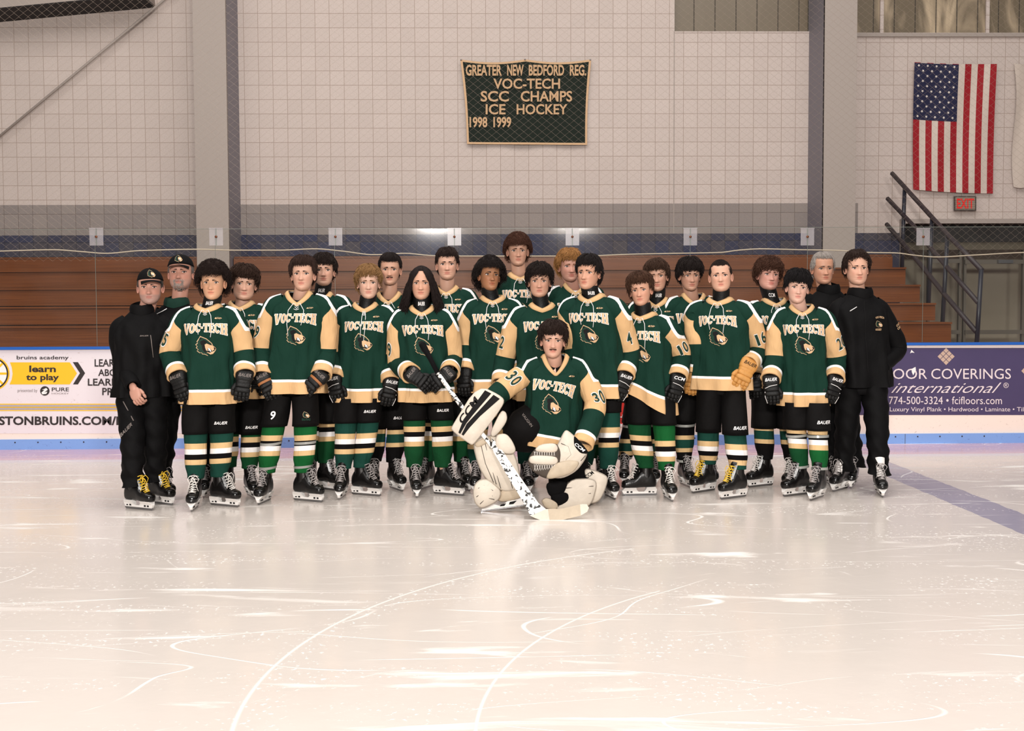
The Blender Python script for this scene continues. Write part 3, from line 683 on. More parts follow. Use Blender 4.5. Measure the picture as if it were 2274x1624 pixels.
# ------------------------------------------------------------------ glass, plates, net, rope
def glass_mat():
    m = bpy.data.materials.new('rink_glass'); m.use_nodes = True; nt = m.node_tree; L = nt.links
    nt.nodes.remove(nt.nodes['Principled BSDF']); out = nt.nodes['Material Output']
    tr = nt.nodes.new('ShaderNodeBsdfTransparent'); tr.inputs[0].default_value = (.94, .955, .94, 1)
    gl = nt.nodes.new('ShaderNodeBsdfGlossy'); gl.inputs['Roughness'].default_value = .06
    df = nt.nodes.new('ShaderNodeBsdfDiffuse'); df.inputs[0].default_value = (.8, .76, .7, 1)
    fr = nt.nodes.new('ShaderNodeFresnel'); fr.inputs[0].default_value = 1.45
    geo = nt.nodes.new('ShaderNodeNewGeometry'); n = nt.nodes.new('ShaderNodeTexNoise'); n.inputs['Scale'].default_value = 1.6; n.inputs['Detail'].default_value = 5; L.new(geo.outputs['Position'], n.inputs['Vector'])
    mm = nt.nodes.new('ShaderNodeMapRange'); mm.inputs[1].default_value = .4; mm.inputs[2].default_value = .8; mm.inputs[3].default_value = .0; mm.inputs[4].default_value = .03; L.new(n.outputs['Fac'], mm.inputs[0])
    m1 = nt.nodes.new('ShaderNodeMixShader'); m2 = nt.nodes.new('ShaderNodeMixShader')
    L.new(mm.outputs[0], m1.inputs[0]); L.new(tr.outputs[0], m1.inputs[1]); L.new(df.outputs[0], m1.inputs[2])
    L.new(fr.outputs[0], m2.inputs[0]); L.new(m1.outputs[0], m2.inputs[1]); L.new(gl.outputs[0], m2.inputs[2]); L.new(m2.outputs[0], out.inputs[0]); return m
GM = glass_mat(); JX = [-54, 214, 480, 745, 1009, 1271, 1533, 1793, 2050, 2310]
zgt = at(1137, 507, YG).z
EDGE = mat('glass_edge', (112, 118, 110), .4)
places = ['at the far left edge', 'over the left advert', 'behind the two capped coaches', 'behind the left group of players', 'behind the long-haired player', 'behind the tallest player', 'behind numbers 4 and 10', 'behind number 16', 'behind the rightmost coach', 'at the far right edge']
for k in range(len(JX) - 1):
    a = at(JX[k], 640, YG).x + .004; b_ = at(JX[k + 1], 640, YG).x - .004
    root = empty('glass_panel', ((a + b_) / 2, YG, ZB + .02)); w2 = (b_ - a) / 2; h = zgt - ZB - .02
    mb = MB(); mb.grid([[(-w2, 0, 0), (w2, 0, 0)], [(-w2, 0, h), (w2, 0, h)]], closed=False); mb.build('pane', GM, root, smooth=False)
    mb = MB(); mb.box((0, 0, h), (w2 * 2, .008, .004)); mb.box((w2 + .001, 0, h / 2), (.003, .008, h)); mb.build('edge', EDGE, root, smooth=False)
    tag(root, 'clear rink glass panel on the boards ' + places[k], 'glass', 'rink glass panels')
PLM = mat('clear_plate_plastic', (196, 190, 192), .25); nt = PLM.node_tree; pb = nt.nodes['Principled BSDF']; pb.inputs['Alpha'].default_value = .3
PLB = mat('bolt_rust', (120, 74, 50), .5, metal=.6)
pl = ['over the left advert', 'in front of the left grey column', 'above the player with 9 on his pants', 'above the long-haired player', 'right of the tallest player', 'above number 16', 'in front of the right grey column', 'over the dark doorway']
for k, x in enumerate(JX[1:-1]):
    c = at(x, 526, YG - .02); root = empty('joint_plate', c)
    mb = MB(); mb.box((0, 0, 0), (.145, .004, .185)); mb.box((0, -.004, .09), (.15, .012, .008)); mb.build('plate', PLM, root, smooth=False)
    mb = MB(); mb.box((0, -.004, 0), (.008, .004, .18)); mb.build('slot', EDGE, root, smooth=False)
    mb = MB(); mb.tube([(0, .02, 0), (0, -.014, 0)], .013, 14); mb.build('bolt', PLB, root)
    tag(root, 'clear square bolted plate at the glass top ' + pl[k], 'plate', 'glass joint plates')
NETM = mat('net_cord', (158, 142, 128), .9); mb = MB()
z0 = at(1137, 577, YN).z; z1 = 5.4; cw = .0495; chh = .0395; ns = int((z1 - z0) / chh); X0 = -6.4; ncol = int(12.8 / cw)
for i in range(ncol):
    for half in (0,):
        pth = []
        for j in range(ns + 1):
            sgn = 1 if (j + i) % 2 == 0 else -1
            pth.append((X0 + i * cw + sgn * cw / 2, YN + .004 * sgn, z0 + j * chh))
        rr = .001; rows_ = [[(x + rr, y, z), (x - rr * .5, y + rr, z), (x - rr * .5, y - rr, z)] for x, y, z in pth]
        mb.grid(rows_, True)
tag(mb.build('safety_net', NETM, smooth=False), 'fine diamond mesh safety net hanging above and behind the rink glass', 'net')
rp = [(-40, 559), (0, 558), (120, 555), (180, 559), (235, 563), (310, 557), (440, 554), (520, 556), (620, 556), (700, 553), (760, 558), (830, 566), (900, 563), (960, 568), (1040, 569), (1150, 569), (1290, 569), (1400, 565), (1500, 563), (1600, 561), (1640, 556), (1690, 553), (1780, 555), (1850, 556), (1930, 561), (1990, 562), (2030, 567), (2080, 571), (2160, 567), (2274, 561), (2320, 560)]
mb = MB(); kk = [(p[0], p[1]) for p in rp]; path = [at(x, herm(kk, x)[0], YN - .03) for x in range(-40, 2321, 12)]; mb.tube(path, .0065, 6)
tag(mb.build('net_rope', mat('white_rope', (206, 190, 168), .9)), 'thin white rope running wavily along the bottom of the safety net', 'rope')
# ------------------------------------------------------------------ figures: shared builders
rnd = random.Random(7)
def Rz(a): return Matrix.Rotation(a, 3, 'Z')
def tube_fn(points, radii, ref, side=-1, wr=.0, seed=0):
    pts = [Vector(p) for p in points]; d = [0]
    for i in range(1, len(pts)): d.append(d[-1] + (pts[i] - pts[i-1]).length)
    Lg = d[-1]; ks = [(d[i] / Lg, *pts[i], radii[i][0], radii[i][1]) if isinstance(radii[i], tuple) else (d[i] / Lg, *pts[i], radii[i], radii[i]) for i in range(len(pts))]
    ref = Vector(ref)
    def f(u, phi, off=0.0):
        a = herm(ks, max(0, min(1, u))); e = .01
        p2 = herm(ks, min(1, u + e)); p1 = herm(ks, max(0, u - e))
        T = Vector((p2[0] - p1[0], p2[1] - p1[1], p2[2] - p1[2])).normalized()
        N = (ref - T * ref.dot(T)).normalized(); O = T.cross(N) * (1 if side < 0 else -1)
        k = 1 + wr * (math.sin(3 * phi + 13 * u + seed) * .6 + math.sin(2 * phi - 31 * u + seed * 2) * .5 + math.sin(5 * phi + 47 * u + seed) * .35 * (u > .3))
        return Vector(a[:3]) + N * math.cos(phi) * (a[3] * k + off) + O * math.sin(phi) * (a[4] * k + off)
    return f, Lg
def torso_fn(P):
    zh, zc, vd, ws, yaw = P['zh'], P['zc'], P['vd'], P.get('ws', 1), P['yaw']; H = zc - zh; ph = P['seed']
    z = lambda d: (H - d) / H
    K = [(0, .222 * ws, .178, -.012, 0), (.28, .205 * ws, .160, -.006, 0), (.55, .200 * ws, .150, 0, 0), (z(.21), .208 * ws, .152, 0, .0), (z(.125), .195 * ws, .135, 0, .25 * vd),
         (z(.055), .130 * ws, .110, -.006, .8 * vd), (1, .076, .092, -.018, vd)]
    R = Rz(yaw); cx0, cx1, yy0, yy1 = P['hx'], P['cx'], P.get('hy', 0), P.get('cy', 0); tilt = P.get('tilt', 0); fold = P.get('fold', 1)
    def f(th, t, off=0.0):
        a, b, sh, dr = herm(K, max(0, min(1, t))); e = 2 / 2.35
        s, c = math.sin(th), math.cos(th)
        x = math.copysign(abs(s) ** e, s); y = -math.copysign(abs(c) ** e, c)
        V = max(0, 1 - abs(math.atan2(s, c)) / 1.3) ** 1.05
        fo = fold * ((1 - t) ** 1.1 * (.015 * math.sin(6 * th + ph + 1.5 * t) + .009 * math.sin(11 * th + 2.3 * ph - 2 * t) + .004 * math.sin(19 * th + ph) - .012 * abs(math.sin(3.5 * th + ph * 1.7 + 1.2 * t)) ** 3 * (1 - t)) + .004 * math.sin(9 * th + 14 * t + ph) * (t < .86) + .003 * math.sin(4 * th - 22 * t + ph))
        if t > .93: fo *= (1 - t) / .07
        q = R @ Vector((x * (a + fo + off), y * (b + fo + off) + sh, 0))
        k = t * t * (3 - 2 * t)
        return Vector((cx0 + (cx1 - cx0) * k + q.x, yy0 + (yy1 - yy0) * k + q.y, zh + H * t - dr * V + off * (t > .9) * .6 + tilt * x * max(0, 1 - t * 1.6) - P.get('dip', 0) * (1 if c > 0 else -.3) * abs(c) * max(0, 1 - t * 3)))
    return f, H
BEAR = dict(
 out=[(.22,.0),(.13,.15),(.05,.29),(.09,.34),(.0,.44),(.07,.53),(.02,.60),(.11,.70),(.05,.76),(.17,.87),(.27,.86),(.30,.93),(.42,.94),(.60,1.02),(.52,.88),(.60,.86),(.72,.95),(.85,.92),(.95,.79),(1.01,.66),(.95,.57),(.85,.49),(.80,.37),(.66,.24),(.53,.13),(.36,.06)],
 patch=[(.30,.52),(.42,.42),(.58,.42),(.52,.50),(.46,.60),(.46,.72),(.54,.88),(.40,.80),(.32,.68)],
 mouth=[(.54,.58),(.66,.55),(.80,.70),(.86,.78),(.66,.84),(.54,.80)],
 ear=[(.16,.17),(.21,.08),(.30,.12),(.26,.16)],
 brow=[(.56,.34),(.76,.43),(.74,.47),(.56,.39)],
 tan=[(.44,.44),(.56,.38),(.70,.42),(.84,.51),(.94,.60),(.90,.70),(.82,.77),(.75,.69),(.64,.60),(.58,.66),(.58,.78),(.50,.72),(.46,.60)],
 jaw=[(.56,.82),(.70,.86),(.80,.80),(.93,.76),(.88,.88),(.76,.93),(.64,.90)],
 crown=[(.22,.28),(.40,.20),(.58,.30),(.44,.40),(.30,.50),(.24,.42)],
 teeth=[(.61,.61),(.66,.62),(.74,.71),(.77,.79),(.70,.80),(.69,.72),(.63,.77)],
 nose=[(.90,.56),(.99,.65),(.93,.71),(.88,.62)])
def bear(mb, fn, x0, y0, w, h, lift=.0012, sub=2, base=.003):
    """fn(x,y,off) in metres, y up"""
    def lay(key, mi, k, sc=1.0):
        pl = BEAR[key]; cx = sum(p[0] for p in pl) / len(pl); cy = sum(p[1] for p in pl) / len(pl)
        pl = [(x0 + (cx + (x - cx) * sc) * w, y0 - (cy + (y - cy) * sc) * h) for x, y in pl]
        mb.poly(pl, lambda x, y: fn(x, y, base + lift * k), mi, sub)
    lay('out', 0, 0); lay('out', 1, 1, .92)
    for k_, m_, l_ in (('ear', 2, 2), ('crown', 2, 2), ('patch', 2, 2), ('mouth', 2, 3), ('tan', 0, 4), ('jaw', 0, 4), ('brow', 2, 5), ('teeth', 3, 5), ('nose', 2, 5)): lay(k_, m_, l_)
EMB = [M['letter'], M['dkgreen'], M['blackprint'], M['white']]
# arched serif lettering used across the chests
def varsity():
    G = {'V': [[(0, 1), (.36, 1), (.36, .9), (.32, .9), (.56, .28), (.74, .9), (.68, .9), (.68, 1), (1, 1), (1, .9), (.94, .9), (.62, 0), (.40, 0), (.06, .9), (0, .9)]],
         'T': [[(0, 1), (1, 1), (1, .68), (.9, .68), (.84, .88), (.65, .88), (.65, .1), (.78, .1), (.78, 0), (.22, 0), (.22, .1), (.35, .1), (.35, .88), (.16, .88), (.1, .68), (0, .68)]],
         'E': [[(0, 1), (.95, 1), (.95, .72), (.85, .72), (.8, .88), (.42, .88), (.42, .58), (.58, .58), (.62, .66), (.70, .66), (.70, .38), (.62, .38), (.58, .46), (.42, .46), (.42, .12), (.82, .12), (.88, .3), (1, .3), (1, 0), (0, 0), (0, .1), (.12, .1), (.12, .9), (0, .9)]],
         'H': [[(0, 1), (.46, 1), (.46, .9), (.38, .9), (.38, .58), (.64, .58), (.64, .9), (.56, .9), (.56, 1), (1, 1), (1, .9), (.92, .9), (.92, .1), (1, .1), (1, 0), (.56, 0), (.56, .1), (.64, .1), (.64, .45), (.38, .45), (.38, .1), (.46, .1), (.46, 0), (0, 0), (0, .1), (.1, .1), (.1, .9), (0, .9)]],
         '-': [[(.0, .58), (1, .58), (1, .40), (0, .40)]]}
    def ring(a0, a1, n=18):
        o = []; i_ = []
        for k in range(n + 1):
            a = a0 + (a1 - a0) * k / n; o.append((.5 + .5 * math.cos(a), .5 + .5 * math.sin(a))); i_.append((.5 + .20 * math.cos(a), .5 + .36 * math.sin(a)))
        return [o[k:k + 2] + i_[k:k + 2][::-1] for k in range(n)]
    G['O'] = ring(0, 2 * PI, 22)
    G['C'] = ring(.55, 2 * PI - .55, 20) + [[(.78, .98), (.98, .98), (.98, .62), (.84, .62), (.78, .78)]]
    return G
VG = varsity()
def voctech(mb, fn, cx, cy, w, h, base=.003, arch=.018):
    s = 'VOC-TECH'; wd = {'V': 1.05, 'O': 1.0, 'C': .95, '-': .42, 'T': 1.0, 'E': .9, 'H': 1.05}; gap = .06
    tot = sum(wd[c] for c in s) + gap * 7
    for layer in (0, 1):
        x = -tot / 2
        for ch in s:
            cw_ = wd[ch]
            for pl in VG[ch]:
                if layer == 0:
                    mx = sum(p[0] for p in pl) / len(pl); my = sum(p[1] for p in pl) / len(pl)
                    q_ = []
                    for k in range(len(pl)):
                        a = Vector(pl[k - 1]); b_ = Vector(pl[k]); c = Vector(pl[(k + 1) % len(pl)])
                        e1 = (b_ - a); e2 = (c - b_); nn = Vector((e1.y, -e1.x)).normalized() + Vector((e2.y, -e2.x)).normalized()
                        ar = sum(pl[i][0] * pl[(i + 1) % len(pl)][1] - pl[(i + 1) % len(pl)][0] * pl[i][1] for i in range(len(pl)))
                        if nn.length < 1e-6: nn = Vector((0, 0))
                        else: nn = nn.normalized() * (1 if ar > 0 else -1)
                        q_.append((b_.x + nn.x * .10, b_.y + nn.y * .055))
                    pl2 = q_
                else: pl2 = pl
                def f2(u, v):
                    X = (x + u * cw_) / tot * w; nx = 2 * X / w; hh = h * (.88 + .22 * nx * nx)
                    Y = (v - .5) * hh - arch * nx * nx + arch * .5
                    return fn(cx + X, cy + Y, base + .0013 * layer)
                mb.poly(pl2, f2, layer, 0 if len(pl) == 4 else 1)
            x += cw_ + gap

# ---- head
HS = [(-.122, .010, -.072, -.050), (-.118, .026, -.084, -.035), (-.110, .038, -.090, -.012), (-.095, .049, -.093, .012), (-.07, .059, -.092, .045), (-.04, .066, -.091, .072),
      (0, .0705, -.088, .090), (.03, .073, -.091, .098), (.06, .072, -.087, .097), (.085, .063, -.071, .084), (.105, .043, -.046, .060), (.115, .022, -.020, .032), (.1185, .002, 0.002, .006)]
def g(x, s): return math.exp(-.5 * (x / s) ** 2)
def head_surf(z, th, F):
    a, yf, yb = herm(HS, z); s, c = math.sin(th), math.cos(th)
    jaw = F.get('jaw', 1); a *= F.get('w', 1) * (1 + (jaw - 1) * sm(-.02, -.09, z))
    x = a * math.copysign(abs(s) ** .9, s)
    ym = yf * .25 + yb * .25; y = -math.copysign(abs(c) ** .86, c)
    y = (ym + (ym - yf) * y) if c > 0 else (ym + (yb - ym) * -(-y) if y < 0 else ym + (yb - ym) * y)
    if c > 0:
        o = 0; ax = abs(x)
        o -= .0105 * g(ax - .031, .014) * g(z - .001, .010)
        o += .0045 * g(ax - .028, .018) * g(z - .020, .007)
        nt = sm(.012, -.042, z) if z > -.044 else sm(-.056, -.046, z)
        o += (.0015 + .019 * nt ** 1.4 * F.get('nose', 1)) * g(x, .0065 + .0035 * nt) * (z < .02) * sm(.022, .006, z) * (1 if z > -.044 else nt)
        o += .008 * g(ax - .0115, .0055) * g(z + .043, .006)
        o -= .002 * g(x, .006) * g(z + .058, .004)
        wl = .021
        o += .0045 * g(x, wl * .8) * g(z + .0645, .0038) + .0050 * g(x, wl * .7) * g(z + .076, .0045) - .0045 * g(x, wl) * g(z + .0705, .0018)
        o -= .003 * g(x, .018) * g(z + .087, .005)
        o += .006 * g(x, .017) * g(z + .104, .010)
        o += .0045 * g(ax - .043, .014) * g(z + .028, .016)
        o -= .0025 * g(ax - .048, .012) * g(z + .065, .018)
        y -= o * min(1, c * 1.6)
    return Vector((x, y, z))
def make_head(mb, X, F, tone):
    """X: function head-local -> person-local"""
    zs = []
    z = -.122
    while z < .118: zs.append(z); z += .0024 if -.10 < z < .035 else .006
    zs.append(.1185)
    n = 72; ths = []
    for j in range(n):
        u = -1 + 2 * j / n; ths.append(PI * (math.copysign(abs(u) ** 1.35, u)))
    vs = []; tint = []; raw = []
    t0 = tone; lip = F.get('lip', tuple(max(0, c * k) for c, k in zip(tone, (.80, .46, .44)))); st = F.get('stubble', 0); stc = F.get('stubc', (.10, .07, .055))
    tone = (tone[0] * .76, tone[1] * .68, tone[2] * .64)
    for z in zs:
        for th in ths:
            p = head_surf(z, th, F); raw.append(p); vs.append(X(p))
            c = list(tone); ax = abs(p.x)
            fr = math.cos(th) > 0
            if fr:
                L_ = max(g(p.x, .010) ** .3 * g(z + .0655, .0036), g(p.x, .009) ** .3 * g(z + .0755, .0042)) * (ax < .021); L_ = min(1, L_ * 1.1)
                c = [c[i] * (1 - L_) + lip[i] * L_ for i in range(3)]
                k = .35 * g(ax - .042, .016) * g(z + .035, .018) + .3 * g(p.x, .012) * g(z + .04, .012); c[1] *= 1 - .25 * k; c[2] *= 1 - .25 * k
                # mouth line and nostrils darkened, crease shade painted into the tint
                m_ = g(z + .0705, .0013) * (ax < .020) * .9; m_ = max(m_, .8 * g(ax - .007, .003) * g(z + .0500, .0022)); c = [v * (1 - m_ * .75) for v in c]
            if st:
                s_ = st * sm(-.045, -.062, z) * (1 if (fr or ax > .03) else .5)
                s_ *= 1 - .75 * g(p.x, .02) * g(z + .0705, .006); s_ = max(s_, st * g(p.x, .026) * g(z + .056, .005)); s_ = max(s_, st * .8 * (z < .03) * (z > -.07) * (.35 < -p.y * 0 + abs(math.sin(th)) > .93))
                c = [c[i] * (1 - s_) + stc[i] * s_ for i in range(3)]
            tint.append(c)
    mb.grid([vs[i * n:(i + 1) * n] for i in range(len(zs))], True, 0, True, tint=tint)
    for sx in (-1, 1):   # ears
        n0 = len(mb.v); e = MB(); Re = Matrix.Rotation(sx * math.radians(-20), 3, 'Z') @ Matrix.Rotation(math.radians(-8), 3, 'X')
        cx = sx * (.0715 * F.get('w', 1) + .004)
        e.sup((cx, .012, -.012), (.006, .016, .029), 1, Re, 12, 8)
        ring = [Vector((cx, .012, -.012)) + Re @ Vector((sx * .006, .0155 * math.cos(a), .028 * math.sin(a) + .001)) for a in [PI * .55 * -1 + 2 * PI * .8 * k / 14 for k in range(15)]]
        e.tube(ring, [.0035] * 15, 6)
        e.sup((cx + sx * .003, .010, -.036), (.005, .008, .008), 1, None, 8, 6)
        mb.add([X(Vector(v)) for v in e.v], e.f, 0, tint=[tuple(c * .97 if i == 0 else c * .88 for i, c in enumerate(tone))] * len(e.v))
    return raw
def eyes(root, X, F, hair):
    for sx in (-1, 1):
        mb = MB(); cx, cz = sx * .0305 * F.get('w', 1), .000; sq = F.get('squint', 1)
        sy = head_surf(cz, math.asin(min(1, abs(cx) / .0705)) * sx, F).y
        base = Vector((cx, sy + .0018, cz)); R = Matrix.Rotation(sx * .25, 3, 'Z')
        e = MB(); e.sup(base, (.0185, .0060, .0076 * sq), 1, R, 16, 8, 0)
        e.sup(base + R @ Vector((.0005, -.0035, 0)), (.0090, .0034, .0080 * sq), 1, R, 12, 8, 1)
        lid = [base + R @ Vector((.0195 * math.cos(a), -.0052 * math.sin(a) - .001, .0072 * sq * math.sin(a) + .0008)) for a in [PI * k / 10 for k in range(11)]]
        e.tube(lid, [.001] + [.0027] * 9 + [.001], 5, 2)
        lid2 = [base + R @ Vector((.0150 * math.cos(a), -.0050 * math.sin(a) - .0015, .0095 * sq * math.sin(a) + .001)) for a in [PI * k / 10 for k in range(11)]]
        mb.v = [tuple(X(Vector(v))) for v in e.v]; mb.f = e.f; mb.m = e.m
        mb.build('eye', [M['eyew'], M['iris'], M['lash']], root)
        e = MB(); pts = []; rad = []
        for k in range(9):
            u = k / 8; x = sx * (.0125 + .037 * u); z = .0165 + F.get('brow', 0) + .005 * math.sin(PI * (u * .8 + .08)) - .004 * u
            p = head_surf(z, math.asin(min(1, abs(x) / .0725)) * sx, F); pts.append(Vector((x, p.y - .0012, z))); rad.append((.0050 * (1 - .6 * u) * F.get('bt', 1), .0018))
        e.tube(pts, rad, 6, ref=(0, 0, 1))
        mb = MB(); mb.v = [tuple(X(Vector(v))) for v in e.v]; mb.f = e.f; mb.m = e.m; mb.build('eyebrow', hair, root)
# ---- hair
def hair_mesh(S, X, seed):
    r = random.Random(seed); mb = MB(); C = Vector((0, .003, 0)); A, B_, Cz = .0775 * S.get('W', 1), .0995, .1205
    vt, vs_ = S['top'], S['side']; af, as_, ab = [math.radians(S[k]) for k in ('af', 'as', 'ab')]
    def aend(th):
        x = abs(math.atan2(math.sin(th), math.cos(th)))
        fr = S.get('fw', .95)
        if x < fr: return af + S.get('peak', 0) * (x / fr) ** 2
        if x < fr + .35: return af + (as_ - af) * sm(fr, fr + .35, x)
        return as_ + (ab - as_) * sm(1.75, 2.2, x)
    def vol(th, al): 
        k = sm(.5, 1.45, al); v = vt * (1 - k) + vs_ * k
        return v * (1 + S.get('asym', 0) * math.sin(th))
    def pt(th, al, off):
        return C + Vector(((A + off) * math.sin(al) * math.sin(th), -(B_ + off) * math.sin(al) * math.cos(th), (Cz + off) * math.cos(al)))
    # under shell
    rows = []; NT, NA = 56, 20
    for i in range(NA + 1):
        row = []
        for j in range(NT):
            th = 2 * PI * j / NT - PI; ae = aend(th) - .06; al = ae * (i + .01) / NA
            edge = sm(1.0, .82, i / NA)
            o = vol(th, al) * (.72 if S['st'] != 'afro' else .84) * (1 + .10 * math.sin(23 * th + 2 * seed) * math.sin(19 * al) + .18 * math.sin(7 * th + seed) * math.sin(9 * al + seed)) * edge + .0015
            row.append(X(pt(th, al, o)))
        rows.append(row)
    mb.grid(rows, True, 0, True)
    N = int(S.get('n', 520) * (2.0 if S['st'] != 'afro' else 2.2)); st = S['st']; curl = S.get('curl', .0); lr = S.get('r', .0042) * .58
    for k in range(N):
        th = r.uniform(-PI, PI); ae = aend(th)
        if st == 'afro':
            al = math.acos(1 - r.random() * (1 - math.cos(ae))); v = vol(th, al) * r.uniform(.82, 1.1); pth = []
            q_ = r.uniform(0, 6.28); m_ = 9
            for i in range(m_):
                u = i / (m_ - 1); c = curl * (.5 + u)
                pth.append(X(pt(th + (c / A) * math.cos(q_ + u * 9) / max(.35, math.sin(al)), al + (c / A) * math.sin(q_ + u * 9) + .15 * u * u, v * (.3 + .7 * u))))
            rad = [lr * (1 - .55 * i / (m_ - 1)) for i in range(m_)]
            mb.tube(pth, rad, 4)
        elif st == 'long':
            part = r.choice((-1, 1)); th = part * r.uniform(.72, PI); al0 = r.uniform(.02, 1.2); Lg = r.uniform(.14, .25) if abs(th) < 2.4 else r.uniform(.1, .2); pth = []; m_ = 14; q_ = r.uniform(0, 6.28)
            # start near the parting
            th0 = part * r.uniform(.25, .9) if al0 < .8 else th
            for i in range(m_):
                u = i / (m_ - 1); s_ = u * (1.5 - al0 + Lg / .1) ; al = al0 + s_
                tt = th0 + (th - th0) * sm(0, .4, u)
                if al < 1.5: p = pt(tt, al, vt * (.4 + .5 * r.random() * .3) + .004)
                else:
                    dz = (al - 1.5) * .1; base = pt(tt, 1.5, vs_ * (.4 + .5 * (k % 7) / 7))
                    out_ = 1 + min(.55, dz * 3.0); p = Vector((base.x * out_, base.y * (1 if base.y > 0 else .75) + .02 * dz * 4, base.z - dz))
                w_ = curl * (.3 + u); p += Vector((w_ * math.cos(q_ + u * 22), w_ * math.sin(q_ + u * 19), w_ * .4 * math.sin(q_ + u * 30)))
                pth.append(X(p))
            mb.tube(pth, [lr * (1.15 - .6 * i / (m_ - 1)) for i in range(m_)], 4)
        else:
            back = abs(th) > 1.6
            a0 = r.uniform(.0, ae * .86); le = S.get('len', .9) * r.uniform(.55, 1.1); a1 = min(ae * r.uniform(.9, 1.08) , a0 + le)
            if a1 - a0 < .15: a0 = a1 - .15
            v0 = vol(th, a0); pth = []; m_ = 8; sw = S.get('sweep', 0) + r.gauss(0, S.get('wild', .25)); q_ = r.uniform(0, 6.28); lift = r.uniform(.7, 1.12); flick = r.uniform(-.2, .5) * S.get('flick', 1) * vt
            for i in range(m_):
                u = i / (m_ - 1); al = a0 + (a1 - a0) * u; e_ = sm(ae * 1.04, ae * .72, al)
                o = (vol(th, al) * (.45 + .55 * sm(0, .35, u)) * lift) * (.18 + .82 * e_) + flick * u * u + .002
                c = curl * (.4 + u)
                pth.append(X(pt(th + sw * u * .8 + (c / A) * math.cos(q_ + u * 8), al + (c / A) * math.sin(q_ + u * 8), max(.002, o))))
            mb.tube(pth, [lr * (.8 + .5 * math.sin(PI * i / (m_ - 1))) * (1 - .5 * (i / (m_ - 1)) ** 2) for i in range(m_)], 4)
    return mb
def beard_mesh(raw, X, zones, seed, n=260, ln=.008, lr=.0009):
    r = random.Random(seed); mb = MB(); c = [p for p in raw if p.y < .01 and any(z0 < p.z < z1 and x0 < abs(p.x) < x1 for (x0, x1, z0, z1) in zones)]
    for k in range(n):
        p = r.choice(c); p = p + Vector((r.uniform(-.002, .002), 0, r.uniform(-.002, .002))); nrm = Vector((p.x * 1.2, p.y, p.z * .2)).normalized()
        sx = math.copysign(1, p.x); d = (nrm * .45 + Vector((sx * .5 if p.z > -.066 else 0, 0, -.8))).normalized()
        mb.tube([X(p - nrm * .001), X(p + nrm * .0015 + d * ln * .5), X(p + nrm * .001 + d * ln)], [lr, lr, lr * .4], 4)
    return mb
def cap_obj(root, X, yawc, seed):
    A, B_, Cz = .0775, .0995, .1205; C = Vector((0, .003, 0)); Rb = Rz(yawc); mb = MB(); rows = []
    for i in range(15):
        row = []
        for j in range(40):
            th = 2 * PI * j / 40; al = (1.26 - .10 * math.cos(th)) * (i + .01) / 14
            o = .014 + .010 * g(al - .9, .4) * (math.cos(th) > 0) + .002 * (i == 14)
            row.append(X(Rb @ (C + Vector(((A + o) * math.sin(al) * math.sin(th), -(B_ + o) * math.sin(al) * math.cos(th), (Cz + o) * math.cos(al) + .004)))))
        rows.append(row)
    mb.grid(rows, True, 0, True); mb.sup(X(Rb @ Vector((0, .003, .139))), (.008, .008, .004), 1, nu=8, nv=5)
    hat = mb.build('cap', M['black'], root)
    mb = MB(); rows = []
    for lay in (0, 1):
        for i in range(8):
            row = []
            for j in range(17):
                u = -1 + j / 8; th = u * .92; e = i / 7; ext = .068 * math.sqrt(max(0, 1 - (u * .93) ** 2)) * e
                x = (A + .012) * math.sin(th) * 1.0; y = -(B_ + .006) * math.cos(th) * .97 - ext; z = .052 - .16 * ext - .022 * u * u * (0.5 + .8 * e) - lay * .003
                row.append(X(Rb @ Vector((x, y, z))))
            rows.append(row if lay == 0 else row)
    mb.grid(rows[:8], False); mb.grid(rows[8:], False); mb.build('brim', M['black'], hat)
    mb = MB()
    def fn(x, y, off):
        th = x / .09; al = 1.04 - y / .115; o = .024 + off
        return X(Rb @ (C + Vector(((A + o) * math.sin(al) * math.sin(th), -(B_ + o) * math.sin(al) * math.cos(th), (Cz + o) * math.cos(al) + .004))))
    bear(mb, fn, -.032, .052, .064, .06, lift=.0006, sub=1, base=.001); mb.build('emblem', EMB, hat, smooth=False)

